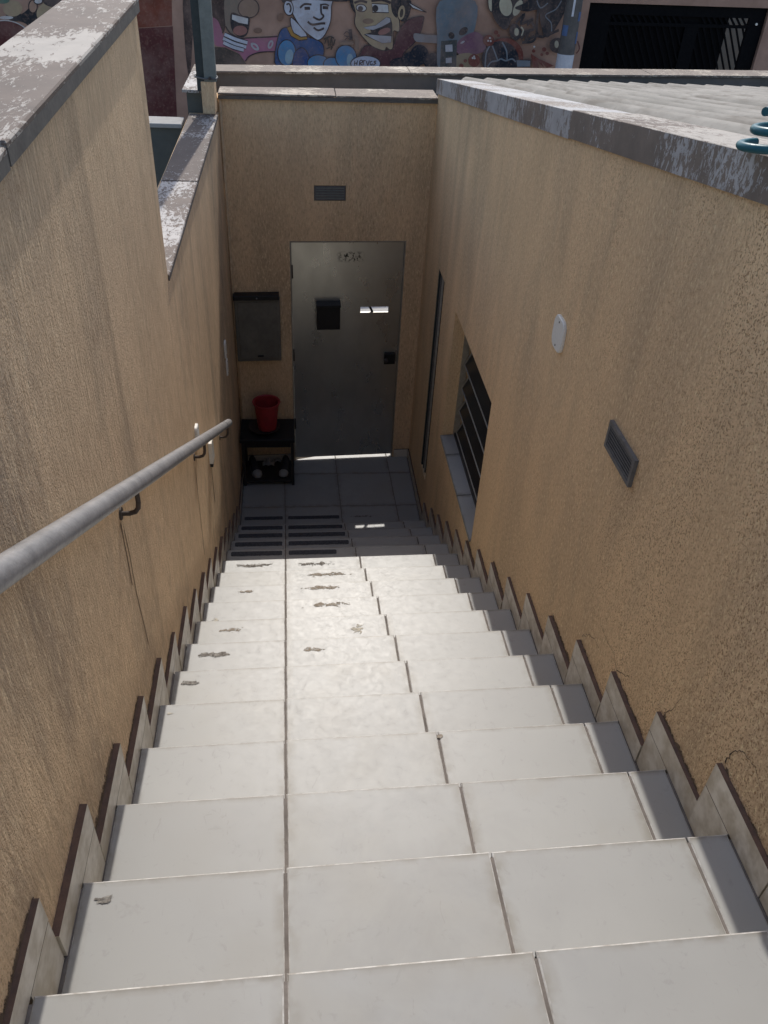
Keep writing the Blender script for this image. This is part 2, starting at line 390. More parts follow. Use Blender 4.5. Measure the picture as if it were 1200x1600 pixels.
# ================================================================= STAIR
stair = thing('staircase', (.27, 3.1, 0), 'flight of worn white tiled steps going down between two beige walls', 'stairs')
mb = MB()
prof = []
yb = -1.6
ys = [yb]+[v for n in range(-2, 16) for v in (n, n)]
V = []; pf = [(yb, nz_(-2)-.0025)]
for n in range(-2, 16):
    pf += [(Y0+n*T-.014, nz_(n)-.0025), (Y0+n*T-.014, nz_(n+1)-.0025)]
pf += [(YE+.02, -.0025), (YE+.02, -.14), (yb, -.14)]
nv = len(pf); V = [(XL-.01, y+K2*XL, z) for y, z in pf]+[(XR+.01, y+K2*XR, z) for y, z in pf]
F = [tuple(range(nv)), tuple(range(2*nv-1, nv-1, -1))]+[(i, (i+1) % nv, nv+(i+1) % nv, nv+i) for i in range(nv)]
obj('stair_core', V, F, M['mortar'], stair)
GAP = .0026
def tile_x(i, y):
    xs = [XL+.019]+[jx(k, y) for k in range(3)]+[XR-.019]
    a = xs[i]+(GAP if i > 0 else 0); b = xs[i+1]-(GAP if i < 3 else 0); return a, b
for n in range(-2, 16):
    z = nz_(n)
    for i in range(4):
        yr = ny(n-1) if n > -2 else yb
        a0, b0 = tile_x(i, yr); a1, b1 = tile_x(i, ny(n))
        e = random.uniform(-.0008, .0008); e2 = random.uniform(-.0008, .0008)
        ya = (lambda x: (yr if n > -2 else yb)+K2*x+.002)
        c = [(a0, ya(a0), z-.012), (b0, ya(b0), z-.012), (b1, ny(n, b1), z-.012), (a1, ny(n, a1), z-.012),
             (a0, ya(a0), z+e), (b0, ya(b0), z+e2), (b1, ny(n, b1), z+e2), (a1, ny(n, a1), z+e)]
        MB().hexa(c, .0040, 0, 0, 1).build('tread_tile', [M['tile'], M['tile_edge']], stair)
        zt, zb2 = z-.0135, nz_(n+1)+.001
        MB().hexa([(a1, ny(n, a1)-.006, zb2), (a1, ny(n, a1)-.006, zt), (b1, ny(n, b1)-.006, zt), (b1, ny(n, b1)-.006, zb2),
                   (a1, ny(n, a1)-.0045, zb2), (a1, ny(n, a1)-.0045, zt), (b1, ny(n, b1)-.0045, zt), (b1, ny(n, b1)-.0045, zb2)], 0).build('riser_tile', M['tile'], stair)
# side skirting: a long piece over every going, a short one over every riser
SK = .086; OV = .140; TH = .0155
for side in (0, 1):
    for n in range(-2, 16):
        z = nz_(n); xw = XL if side == 0 else XR; sg = 1 if side == 0 else -1
        xf = xw+sg*TH
        e = random.uniform(-.010, .008); th2 = TH+random.uniform(-.003, .003); xf = xw+sg*th2
        ya = ny(n-1, xw)+OV+.002 if n > -2 else yb; yc = ny(n, xw)+OV
        if n == 15: yc = ny(15, xw)+OV
        mb = MB()
        def slab(ya, yc, za, zb_, tilt=0):
            x0, x1 = (xw, xf) if side == 0 else (xf, xw)
            mb.hexa([(x0, ya, za), (x1, ya, za), (x1, yc, za), (x0, yc, za), (x0, ya, zb_+tilt), (x1, ya, zb_+tilt), (x1, yc, zb_), (x0, yc, zb_)], 0, 0, 1)
        slab(ya+random.uniform(0, .003), yc, z-.0005, z+SK+e, random.uniform(-.009, .006)); mb.build('skirting_tile', [M['tile_skirt'], M['body']], stair)
        mb = MB(); slab(ny(n, xw)+.001, yc-random.uniform(0, .003), nz_(n+1)+.002, z-.003); mb.build('skirting_tile', [M['tile_skirt'], M['body']], stair)
for side in (0, 1):
    for n in range(-1, 15):
        xw = XL+.0014 if side == 0 else XR-.0014; ya = ny(n-1, xw)+OV-.02; yc = ny(n, xw)+OV+.03; z = nz_(n)+SK
        hh = random.uniform(.012, .03); obj('foot_grime', [(xw, ya, z-.03), (xw, yc, z-.03), (xw, yc, z+hh), (xw, ya, z+hh*.8)], [(0, 1, 2, 3)], M['grime'], stair)
# grip strips still stuck on the lowest steps, torn remains higher up
def strip(name, x0, x1, ya, yb_, z, mat, rad=.012, ring=0):
    xs, ys_ = (x0+x1)/2, (ya+yb_)/2; P = []
    for cx, cy, a0 in ((x1-rad, yb_-rad, 0), (x0+rad, yb_-rad, 90), (x0+rad, ya+rad, 180), (x1-rad, ya+rad, 270)):
        for k in range(6):
            a = math.radians(a0+18*k); P.append((cx+rad*math.cos(a), cy+rad*math.sin(a)))
    if ring:
        inn = [(xs+(x-xs)*(1-2*ring/(x1-x0)), ys_+(y-ys_)*(1-2*ring/(yb_-ya))) for x, y in P]; n = len(P)
        return obj(name, [(x, y, z) for x, y in P]+[(x, y, z) for x, y in inn], [(i, (i+1) % n, n+(i+1) % n, n+i) for i in range(n)], mat, stair)
    n = len(P)
    return obj(name, [(x, y, z) for x, y in P]+[(x, y, z-.0016) for x, y in P], [tuple(range(n))]+[(i, (i+1) % n, n+(i+1) % n, n+i) for i in range(n)], mat, stair)
for n in range(12, 17):
    y = Y0+n*T; z = max(nz_(n), 0)+.0022
    o1 = (-.075, -.028) if n < 16 else (-.035, .010)
    strip('grip_strip', XL+.045, jx(0, y)-.022, y+o1[0], y+o1[1], z, M['strip'])
    x1 = jx(1, y)-.022
    if n == 12: x1 = .25
    strip('grip_strip', jx(0, y)+.022, x1, y+o1[0], y+o1[1], z, M['strip'])
strip('grip_strip', .40, .70, Y0+16*T-.03, Y0+16*T+.006, .0022, M['res_dark'])
for n, x0, x1, a, b, m in ((1, -.487, -.425, -.060, -.028, 'res_dark'), (4, -.487, -.445, -.052, -.030, 'res_pale'), (5, -.485, -.388, -.094, -.045, 'res_dark'),
        (6, -.500, -.27, -.100, -.045, 'res_dark'), (7, -.474, -.232, -.094, -.046, 'res_brown'), (8, -.480, -.41, -.160, -.105, 'res_pale'), (9, -.388, -.238, -.075, -.033, 'res_brown'),
        (11, -.496, -.134, -.092, -.030, 'res_dark'), (6, -.013, .118, -.096, -.045, 'res_brown'), (7, .20, .33, -.15, -.04, 'res_pale'), (8, -.052, .325, -.080, -.024, 'res_brown'),
        (9, -.047, .289, -.070, -.020, 'res_brown'), (10, -.074, .382, -.080, -.022, 'res_brown'), (11, -.076, .258, -.090, -.034, 'res_dark'), (3, .42, .45, -.045, -.003, 'res_brown')):
    y = Y0+n*T+K2*(x0+x1)/2; strip('tape_residue', x0, x1, y+a, y+b, nz_(n)+.0016, M[m], .008)
# landing tiles at the foot of the stair
yrow = [Y0+15*T+.002, 5.70, 6.205, 6.56]
for r in range(3):
    for i in range(4):
        ya, yc = yrow[r]+GAP, yrow[r+1]-GAP
        a0, b0 = tile_x(i, ya); a1, b1 = tile_x(i, yc); e = random.uniform(-.0006, .0006)
        if r == 2: fy = lambda x: ew(x, .10) if -.03 < x < .9 else ew(x, -.002)
        else: fy = lambda x: yc
        c = [(a0, ya, -.012), (b0, ya, -.012), (b1, fy(b1), -.012), (a1, fy(a1), -.012), (a0, ya, e), (b0, ya, e), (b1, fy(b1), e), (a1, fy(a1), e)]
        MB().hexa(c, .002).build('landing_tile', M['tile'], stair)
for xw, sg in ((XL, 1), (XR, -1)):
    for ya, yc in ((Y0+15*T+OV+.004, 5.90), (5.904, ew(xw)-.002)):
        x0, x1 = sorted((xw, xw+sg*.012))
        MB().box(x0, x1, ya, yc, .001, SK, 0, 0, 1).build('skirting_tile', [M['tile_skirt'], M['body']], stair)
for xa, xb in ((XL+.02, -.06), (.915, XR-.014)):
    MB().hexa([(xa, ew(xa, -.011), .001), (xb, ew(xb, -.011), .001), (xb, ew(xb), .001), (xa, ew(xa), .001), (xa, ew(xa, -.011), SK), (xb, ew(xb, -.011), SK), (xb, ew(xb), SK), (xa, ew(xa), SK)], 0, 0, 1).build('skirting_tile', [M['tile_skirt'], M['body']], stair)
# ================================================================= LEFT WALL
YS = 3.285
lw = thing('stairwell_wall', (XL-.1, 3, 0), 'beige textured wall with the handrail, stepping down halfway along', 'wall')
us = [-1.6, YS, 6.41]
mb = panel([-1.6, YS], [-.14, 3.985], [], lambda u, z, d: (XL-.2*d, u, z)); mb2 = panel([YS, 6.40], [-.14, 3.045], [], lambda u, z, d: (XL-.2*d, u, z))
pts = [(-1.6, -.14), (6.40, -.14), (6.40, 3.045), (YS, 3.045), (YS, 4.006), (-1.6, 3.826)]
n = len(pts)
obj('wall_face', [(XL, y, z) for y, z in pts]+[(XL-.2, y, z) for y, z in pts], [tuple(range(n)), tuple(range(2*n-1, n-1, -1))]+[(i, (i+1) % n, n+(i+1) % n, n+i) for i in range(n)], M['plaster'], lw)
def coping(name, x0, x1, ya, yc, zt, lip, mat, parent, b=.004, sl=0.0):
    m_ = MB()
    def bx(xa, xb, za, zb_, bb, mi):
        d = sl*(yc-ya)
        m_.hexa([(xa, ya, za-d), (xb, ya, za-d), (xb, yc, za), (xa, yc, za), (xa, ya, zb_-d), (xb, ya, zb_-d), (xb, yc, zb_), (xa, yc, zb_)], bb, mi)
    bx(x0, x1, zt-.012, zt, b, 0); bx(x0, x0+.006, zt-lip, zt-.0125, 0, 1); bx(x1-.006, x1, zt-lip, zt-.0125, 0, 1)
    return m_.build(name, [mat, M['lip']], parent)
coping('coping_sheet', XL-.212, XL+.0105, 1.612, YS+.012, 4.036, .044, M['flash_left'], lw, .004, .037)
coping('coping_sheet', XL-.212, XL+.0095, -1.6, 1.606, 3.966, .040, M['flash_left'], lw, .004, .037)
coping('coping_sheet', XL-.185, XL+.006, YS+.003, 4.62, 3.064, .026, M['flash_low'], lw)
coping('coping_sheet', XL-.187, XL+.007, 4.60, 6.19, 3.068, .026, M['flash_low_dark'], lw)
# streaks running down from the rail brackets; the last paints the wall box's shadow
def ribbon(name, pts, wd, axis, xw, mat, parent):
    V = []; n = len(pts)
    for i, (y, z) in enumerate(pts):
        a = pts[max(0, i-1)]; b = pts[min(n-1, i+1)]; dy, dz = b[0]-a[0], b[1]-a[1]; L = math.hypot(dy, dz) or 1
        ww = wd[i] if isinstance(wd, (list, tuple)) else wd
        V += [(xw, y-dz/L*ww/2, z+dy/L*ww/2), (xw, y+dz/L*ww/2, z-dy/L*ww/2)]
    return obj(name, V, [(2*i, 2*i+1, 2*i+3, 2*i+2) for i in range(n-1)], mat, parent)
for pts, wd in (([(1.925, 2.87), (1.935, 2.7), (1.93, 2.55), (1.95, 2.38), (1.965, 2.23)], .007), ([(1.905, 2.86), (1.905, 2.75), (1.90, 2.6)], .010),
                ([(3.43, 2.03), (3.42, 1.85), (3.415, 1.6), (3.405, 1.40)], .008), ([(4.05, 1.58), (4.05, 1.45), (4.06, 1.3)], .022)):
    ribbon('damp_shadow_streak', pts, wd, 'x', XL+.0012, M['stain_shadow'], lw)
# ================================================================= END WALL
fwall = thing('front_wall', (.27, YE+.1, 0), 'beige end wall around the steel door, with a flat coping on top', 'wall')
DL, DR, DH = -.0308, .8887, 2.098
P = lambda u, z, d: (u, ew(u, .17*d), z)
o = panel([XL-.19, .152, .400, XR+.0], [2.13, 2.424, 2.540, 3.135], [(.152, .400, 2.424, 2.540)], P)
wfo = o.build('wall_face', M['plaster_end'], fwall)
panel([XL-.19, DL-.012], [-.14, 2.13], [], P).build('wall_face', M['plaster_end'], fwall)
panel([DR+.012, XR], [-.14, 2.13], [], P).build('wall_face', M['plaster_end'], fwall)
panel([DL-.012, DR+.012], [DH+.012, 2.13], [], P).build('wall_face', M['plaster_end'], fwall)
def capstrip(name, xa, xb, fa, fb, z, th, mat, parent, b=.003):
    return MB().hexa([(xa, fa(xa), z-th), (xb, fa(xb), z-th), (xb, fb(xb), z-th), (xa, fb(xa), z-th), (xa, fa(xa), z), (xb, fa(xb), z), (xb, fb(xb), z), (xa, fb(xa), z)], b).build(name, mat, parent)
capstrip('coping_sheet', XL+.002, .31, lambda x: ew(x, -.030), lambda x: ew(x, .225+.05*x), 3.172, .012, M['flash_end'], fwall)
capstrip('coping_sheet', .315, 1.07, lambda x: ew(x, -.030), lambda x: ew(x, .225+.05*x), 3.170, .012, M['flash_end'], fwall)
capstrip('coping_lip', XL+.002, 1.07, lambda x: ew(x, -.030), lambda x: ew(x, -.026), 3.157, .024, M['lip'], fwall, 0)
# corner bead running down the left corner
MB().tube([(XL+.012, ew(XL, -.012), .09), (XL+.012, ew(XL, -.012), 3.13)], .011, 8).build('corner_bead', M['plaster_pipe'], fwall, True)
# ---- canopy / roof parapet towards the street
par = thing('street_parapet', (.3, 7.2, 2.8), 'long street-side parapet with a weathered grey coping behind the roof', 'parapet')
rb = lambda x: 7.075+RK*x
rtp = lambda x: 7.36+RK*x
capstrip('parapet_wall', -.74, 9.0, lambda x: rb(x)+.02, lambda x: rtp(x)-.02, 3.185, .45, M['inner'], par, 0)
for xa, xb in ((-.76, .95), (.953, 3.1), (3.103, 5.4), (5.403, 9.0)):
    capstrip('coping_sheet', xa, xb, rb, rtp, 3.205+random.uniform(-.002, .002), .016, M['flash_end'], par)
MB().hexa([(-.74, ew(-.74, .171), 2.80), (1.06, ew(1.06, .171), 2.80), (1.06, rb(1.06)+.02, 2.80), (-.74, rb(-.74)+.02, 2.80), (-.74, ew(-.74, .171), 2.90), (1.06, ew(1.06, .171), 2.90), (1.06, rb(1.06)+.02, 2.90), (-.74, rb(-.74)+.02, 2.90)]).build('canopy_slab', M['inner'], par)
MB().box(-.735, -.632, 6.33, 7.0, -.14, 3.184).build('side_wall', M['grey_wall'], par)
MB().hexa([(-.757, 6.262, 3.186), (-.625, 6.25, 3.186), (-.60, rb(-.6)-.003, 3.186), (-.757, rb(-.757)-.003, 3.186), (-.757, 6.262, 3.204), (-.625, 6.25, 3.204), (-.60, rb(-.6)-.003, 3.204), (-.757, rb(-.757)-.003, 3.204)], .003).build('coping_sheet', M['flash_low'], par)
# ---- grey wall on the far side of the left wall
gw = thing('side_boundary_wall', (-1.6, 6.0, 0), 'low grey wall with a pale coping behind the stepped left wall', 'wall')
MB().box(-3.4, -.742, 5.97, 6.12, -.14, 3.03).build('wall_face', M['grey_wall'], gw)
MB().box(-3.4, -.742, 5.93, 6.14, 3.0305, 3.055, .004).build('coping_slab', M['concrete'], gw)
# ================================================================= HOUSE ON THE RIGHT
house = thing('house', (2.8, 3, 0), 'beige house with corrugated grey roof along the right side of the stair', 'house')
WY0, WY1, WZ0, WZ1 = 3.80, 5.02, 1.150, 2.150
SY0, SY1, SZ0, SZ1 = 5.505, 5.775, .40, 2.152
holes = [(WY0, WY1, WZ0, WZ1), (SY0, SY1, SZ0, SZ1)]
panel([-1.6, WY0, WY1, SY0, SY1, ew(XR)-.001], [-.14, SZ0, WZ0, WZ1, SZ1, 3.0], holes, lambda u, z, d: (XR+.17*d, u, z), lambda u: ZT(u)-.03).build('wall_face', M['plaster_right'], house)
weld(house.children[0])
panel([-1.6, 7.0], [-.14, 3.0], [], lambda u, z, d: (5.2+.15*d, u+RK*5*0, z), lambda u: ZT(u)-.08).build('outer_wall', M['inner'], house)
panel([XR+.171, 5.2], [-.14, 3.0], [], lambda u, z, d: (u, -1.6+.15*d, z), lambda u: ZT(-1.6)-.08).build('outer_wall', M['inner'], house)
MB().hexa([(1.07, rb(1.07)+.03, -.14), (5.35, rb(5.35)+.03, -.14), (5.35, rtp(5.35)-.03, -.14), (1.07, rtp(1.07)-.03, -.14), (1.07, rb(1.07)+.03, 2.734), (5.35, rb(5.35)+.03, 2.734), (5.35, rtp(5.35)-.03, 2.734), (1.07, rtp(1.07)-.03, 2.734)]).build('street_wall', M['inner'], house)
MB().box(XR+.171, 5.2, -1.4, 7.0, -.14, -.02).build('room_floor', M['concrete'], house)
MB().box(XR+.002, XR+.168, ew(XR)+.171, rb(XR)+.029, -.14, 3.05).build('side_wall', M['inner'], house)
# roof flashing: face + top, in three lengths
fl = [(-1.6, 1.30), (1.303, 3.24), (3.243, 6.50)]
for i, (ya, yc) in enumerate(fl):
    mm = M['flash_patch'] if i == 2 else M['flash_right']
    def q(x, y, dz): return (x, y, ZT(y)+dz+(.004 if i == 1 else 0))
    xo = 1.052-(.002 if i == 1 else 0)
    mb = MB()
    mb.hexa([q(xo, ya, -.098), q(xo+.004, ya, -.098), q(xo+.004, yc, -.098), q(xo, yc, -.098), q(xo, ya, -.003), q(xo+.004, ya, -.003), q(xo+.004, yc, -.003), q(xo, yc, -.003)])
    mb.hexa([q(xo, ya, -.003), q(1.33, ya, -.010), q(1.33, yc, -.010), q(xo, yc, -.003), q(xo, ya, 0), q(1.33, ya, -.006), q(1.33, yc, -.006), q(xo, yc, 0)], .002, 1)
    mb.build('roof_flashing', [mm, M['flash_left'] if i < 2 else M['flash_patch']], house)
# corrugated sheets
def sheet(x0, nw, ya, yc, dz, ph):
    V = []; F = []; per = .177; nx = nw*8; nyy = 10
    for s_ in (0, 1):
        for j in range(nyy+1):
            y = ya+(yc-ya)*j/nyy
            for i in range(nx+1):
                x = x0+per*i/8
                yy = y + (RK*(x-1.2) if j == nyy and yc > 6.5 else 0)
                wv = -.035*math.cos(2*math.pi*i/8); wob = .003*math.sin(y*2.1+ph+x)
                V.append((x, yy, ZT(yy)-.026+dz+wv+wob-.007*s_))
    n1 = (nx+1)*(nyy+1)
    for j in range(nyy):
        for i in range(nx):
            a = j*(nx+1)+i; F.append((a, a+1, a+nx+2, a+nx+1)); F.append((n1+a, n1+a+nx+1, n1+a+nx+2, n1+a+1))
    for j in range(nyy):
        for i in (0, nx):
            a = j*(nx+1)+i; F.append((a, a+nx+1, n1+a+nx+1, n1+a))
    for i in range(nx):
        for j in (0, nyy):
            a = j*(nx+1)+i; F.append((a, a+1, n1+a+1, n1+a))
    o = obj('roof_sheet', V, F, M['fibre'], house); autosmooth(o, 50); return o
for c_ in range(4):
    x0 = 1.262+c_*.177*5.0
    jit = random.uniform(-.05, .05)
    sheet(x0, 6, 4.55+jit*.3, 6.93, .000+.003*(c_ % 2), c_*1.3)
    sheet(x0, 6, 1.98+jit, 4.80, .010+.003*(c_ % 2), c_*2.1+1)
    sheet(x0, 6, -1.6, 2.20+jit, .020+.003*(c_ % 2), c_*.7+2)
# window: recessed, tilting glass blades
win = bpy.data.objects.new('window', None); win.empty_display_size = .1; col.objects.link(win); win.parent = house; win.location = Vector((XR+.1, 4.4, WZ0))-wl(house)
XW = XR+.085
mb = MB(); fw_ = .022
mb.box(XW, XW+.035, WY0, WY0+fw_, WZ0+.03, WZ1); mb.box(XW, XW+.035, WY0+fw_, WY1-fw_, WZ1-fw_, WZ1); mb.box(XW, XW+.035, WY0+fw_, WY1-fw_, WZ0+.03, WZ0+.03+fw_)
mb.build('window_frame', M['win_dark'], win)
MB().box(XW-.004, XW+.035, WY1-fw_, WY1, WZ0+.03, WZ1).build('window_frame', M['win_frame'], win)
NP = 5; ph = (WZ1-WZ0-.03-2*fw_)/NP
for k in range(NP):
    zt = WZ1-fw_-k*ph-.004; zb_ = zt-ph*.90; ang = -.004; lean = .075
    for ya, yc in ((WY0+fw_+.008, WY1-fw_-.008),):
        MB().hexa([(XW+.012-ang, ya, zb_), (XW+.016-ang, ya, zb_), (XW+.016-ang, yc, zb_), (XW+.012-ang, yc, zb_), (XW+.022+lean, ya, zt), (XW+.026+lean, ya, zt), (XW+.026+lean, yc, zt), (XW+.022+lean, yc, zt)]).build('pane', M['glass'], win)
        MB().hexa([(XW+.006-ang, ya, zb_-.006), (XW+.018-ang, ya, zb_-.006), (XW+.018-ang, yc, zb_-.006), (XW+.006-ang, yc, zb_-.006), (XW+.006-ang, ya, zb_-.001), (XW+.018-ang, ya, zb_-.001), (XW+.018-ang, yc, zb_-.001), (XW+.006-ang, yc, zb_-.001)]).build('blade_rail', M['win_rail'], win)
        for yy in (ya+.002, yc-.014):
            MB().hexa([(XW+.004-ang, yy, zb_-.002), (XW+.02-ang, yy, zb_-.002), (XW+.02-ang, yy+.012, zb_-.002), (XW+.004-ang, yy+.012, zb_-.002), (XW+.017+lean, yy, zt), (XW+.0215+lean, yy, zt), (XW+.0215+lean, yy+.012, zt), (XW+.017+lean, yy+.012, zt)]).build('blade_arm', M['win_frame'], win)
for ya, yc in ((WY0+.001, 4.262), (4.268, 4.752), (4.758, WY1-.001)):
    MB().hexa([(XR-.012, ya, WZ0+.001), (XR+.12, ya, WZ0+.001), (XR+.12, yc, WZ0+.001), (XR-.012, yc, WZ0+.001), (XR-.012, ya, WZ0+.018), (XR+.12, ya, WZ0+.028), (XR+.12, yc, WZ0+.028), (XR-.012, yc, WZ0+.018)], .002).build('sill_tile', M['tile_sill'], win)
# narrow barred window near the corner
sd = bpy.data.objects.new('narrow_window', None); sd.empty_display_size = .1; col.objects.link(sd); sd.parent = house; sd.location = Vector((XR+.1, 5.64, SZ0))-wl(house)
MB().box(XR+.020, XR+.030, SY0+.002, SY1-.002, SZ0+.002, SZ1-.002).build('pane', M['gate_black'], sd)
MB().box(XR+.001, XR+.0195, SY1-.030, SY1-.002, SZ0+.002, SZ1-.002).build('window_frame', M['steel_dark'], sd)
for k, y in enumerate((SY1-.085, SY1-.150)):
    MB().box(XR+.006, XR+.0185, y, y+.014, SZ0+.002, SZ1-.002).build('bar', M['vent'] if k == 0 else M['win_rail'], sd)
# cracks above the skirting
def crack(pts, w0):
    out = []
    for a, b in zip(pts[:-1], pts[1:]):
        for k in range(5):
            t = k/5; out.append((a[0]+(b[0]-a[0])*t+random.uniform(-.005, .005), a[1]+(b[1]-a[1])*t+random.uniform(-.005, .005)))
    out.append(pts[-1]); n = len(out)
    ribbon('crack', out, [w0*random.uniform(.35, 1)*(1-.7*i/n) for i in range(n)], 'x', XR-.0012, M['crack'], house)
crack([(1.135, 2.66), (1.12, 2.72), (1.09, 2.755), (1.04, 2.765), (.98, 2.73)], .0045)
crack([(1.745, 2.30), (1.68, 2.35), (1.62, 2.39)], .003); crack([(1.745, 2.30), (1.80, 2.335), (1.88, 2.32), (1.95, 2.33)], .003)
crack([(2.045, 2.15), (2.0, 2.21), (1.95, 2.235), (1.90, 2.245)], .003); crack([(1.43, 2.48), (1.40, 2.53), (1.38, 2.60)], .003)
# ================================================================= STEEL DOOR
door = thing('steel_door', (.43, ew(.43), .03), 'tall dull grey steel door with a black letter box and a bright slot', 'door')
dp = lambda u, z, d: (u, ew(u, .018+.020*d), z)
SLOT = (.545, .786, 1.488, 1.540)
panel([DL, SLOT[0], SLOT[1], DR], [.026, SLOT[2], SLOT[3], DH], [SLOT], dp).build('door_leaf', M['door'], door); weld(door.children[0])
def eb(name, u0, u1, z0, z1, d0, d1, mat, parent, b=0.0, shift=0):
    # box on the end wall, d measured towards the viewer
    return MB().hexa([(u0, ew(u0, -d0), z0), (u1, ew(u1, -d0), z0), (u1, ew(u1, -d0), z1), (u0, ew(u0, -d0), z1), (u0+shift, ew(u0, -d1), z0), (u1+shift, ew(u1, -d1), z0), (u1+shift, ew(u1, -d1), z1), (u0+shift, ew(u0, -d1), z1)], b).build(name, mat, parent)
MB().hexa([(.640, ew(.64, .030), SLOT[2]), (.660, ew(.66, .030), SLOT[2]), (.660, ew(.66, .045), SLOT[2]), (.640, ew(.64, .045), SLOT[2]), (.612, ew(.612, .030), SLOT[3]), (.632, ew(.632, .030), SLOT[3]), (.632, ew(.632, .045), SLOT[3]), (.612, ew(.612, .045), SLOT[3])]).build('slot_shade_bar', M['black'], door)  # black bar stands in for the diagonal shadow in the slot's depth
lb = eb('letter_box', .172, .368, 1.375, 1.592, -.017, .070, M['black'], door, .004)
eb('box_lid', .168, .372, 1.580, 1.600, -.016, .085, M['black'], door, .003)
lk = eb('lock_box', .770, .868, 1.010, 1.110, -.017, .022, M['black'], door, .003)
MB().tube([(.785, ew(.785, -.02), 1.06), (.785, ew(.785, -.065), 1.06)], .016, 14).build('lock_knob', M['dark_iron'], door, True)
eb('strike_plate', .871, .8865, 1.02, 1.13, -.017, -.012, M['win_frame'], door)
eb('door_frame', DL-.0115, DL-.002, 0.002, DH+.010, -.10, .004, M['win_frame'], door)
eb('door_frame', DR+.002, DR+.0115, 0.002, DH+.010, -.10, .004, M['win_frame'], door)
eb('door_frame', DL-.0015, DR+.0015, DH+.002, DH+.0105, -.10, .004, M['win_frame'], door)
eb('leak_stop', DL-.0015, DL+.018, 0.03, DH, -.052, -.0395, M['win_frame'], door); eb('leak_stop', DR-.018, DR+.0015, 0.03, DH, -.052, -.0395, M['win_frame'], door); eb('leak_stop', DL+.0185, DR-.0185, DH-.018, DH+.0015, -.052, -.0395, M['win_frame'], door)  # unseen strips added to block sun leaking round the leaf
for z in (.35, 1.05, 1.8):
    MB().tube([(DL+.004, ew(DL, .012), z), (DL+.004, ew(DL, .012), z+.11)], .006, 8).build('hinge', M['dark_iron'], door, True)
# ================================================================= METER BOX
mbx = thing('meter_box', (-.33, ew(-.33), 1.09), 'grey metal meter box with a black hood left of the door', 'box')
eb('box_body', -.505, -.135, 1.090, 1.650, .001, .055, M['panel_dull'], mbx, .004)
eb('box_door', -.480, -.160, 1.118, 1.628, .0552, .061, M['panel_dull'], mbx, .003)
eb('hood', -.511, -.140, 1.652, 1.692, .001, .085, M['black'], mbx, .004)
eb('latch', -.335, -.285, 1.135, 1.150, .0612, .068, M['black'], mbx, .001)
MB().tube([(-.32, ew(-.32, -.085), 1.672), (-.32, ew(-.32, -.092), 1.672)], .006, 10).build('rivet', M['galv'], mbx, True)
# ================================================================= VENTS AND PLATES
v1 = thing('wall_vent', (.276, ew(.276), 2.43), 'small flat grey vent block above the steel door', 'vent')
eb('vent_frame', .154, .398, 2.426, 2.538, -.060, -.006, M['vent'], v1, .003)
for k in range(5):
    z = 2.440+k*.019
    eb('louvre', .166, .386, z, z+.007, -.0055, -.001, M['steel_paint'], v1, .001)
v2 = thing('wall_vent', (XR, 2.13, 2.88), 'dark slatted vent grille low on the right wall nearest the viewer', 'vent')
a0, a1, b0, b1 = 2.008, 2.256, 2.882, 2.985
mb = MB()
for (ya, yc, za, zc) in ((a0, a1, b0, b0+.014), (a0, a1, b1-.014, b1), (a0, a0+.016, b0+.0142, b1-.0142), (a1-.016, a1, b0+.0142, b1-.0142)):
    mb.box(XR-.014, XR-.0005, ya, yc, za, zc)
mb.build('vent_frame', M['vent'], v2)
MB().box(XR-.0030, XR-.0006, a0+.0162, a1-.0162, b0+.0142, b1-.0142).build('vent_back', M['black'], v2)  # black sheet stands in for the shade between the slats
for k in range(6):
    z = b0+.0185+k*.0121
    MB().box(XR-.0125, XR-.0095, a0+.017, a1-.017, z, z+.0042).build('louvre', M['vent'], v2)
def cover_plate(x, sg, yc, zc, wy, wz, th, label, screws=2):
    t = thing('cover_plate', (x, yc, zc-wz/2), label, 'cover plate', 'blank plates on the stair walls')
    P2 = []; rad = min(wy, wz)*.32
    for cy, cz, a0 in ((yc+wy/2-rad, zc+wz/2-rad, 0), (yc-wy/2+rad, zc+wz/2-rad, 90), (yc-wy/2+rad, zc-wz/2+rad, 180), (yc+wy/2-rad, zc-wz/2+rad, 270)):
        for k in range(6):
            a = math.radians(a0+18*k); P2.append((cy+rad*math.cos(a), cz+rad*math.sin(a)))
    n = len(P2); ins = [(yc+(y-yc)*.93, zc+(z-zc)*.95) for y, z in P2]
    V = [(x, y, z) for y, z in P2]+[(x+sg*th*.7, y, z) for y, z in P2]+[(x+sg*th, y, z) for y, z in ins]
    F = [(i, (i+1) % n, n+(i+1) % n, n+i) for i in range(n)]+[(n+i, n+(i+1) % n, 2*n+(i+1) % n, 2*n+i) for i in range(n)]+[tuple(range(2*n, 3*n)), tuple(range(n))[::-1]]
    obj('plate', V, F, M['white_plastic'], t)
    for k in range(screws):
        zz = zc+(wz*.36 if k == 0 else -wz*.36)
        MB().tube([(x+sg*(th+.0002), yc, zz), (x+sg*(th+.0014), yc, zz)], .0042, 10).build('screw', M['dark_iron'], t)
    return t
cover_plate(XR-.0003, -1, 2.938, 2.975, .138, .138, .012, 'white rounded cover plate screwed to the right wall above the vent')
cover_plate(XL+.0003, 1, 3.575, 2.10, .075, .118, .014, 'white cover plate on the left wall just above the handrail')
cover_plate(XL+.0003, 1, 5.44, 1.655, .075, .13, .012, 'upper of two small white plates on the left wall by the meter box')
cover_plate(XL+.0003, 1, 5.48, 1.490, .075, .13, .010, 'lower of two small white plates on the left wall by the meter box')
wb = thing('wall_box', (XL, 4.045, 1.6), 'narrow pale box on the left wall behind the far end of the handrail', 'wall box')
MB().box(XL+.0003, XL+.022, 4.0, 4.09, 1.63, 1.77, .003).build('box_cover', M['white_plastic'], wb)
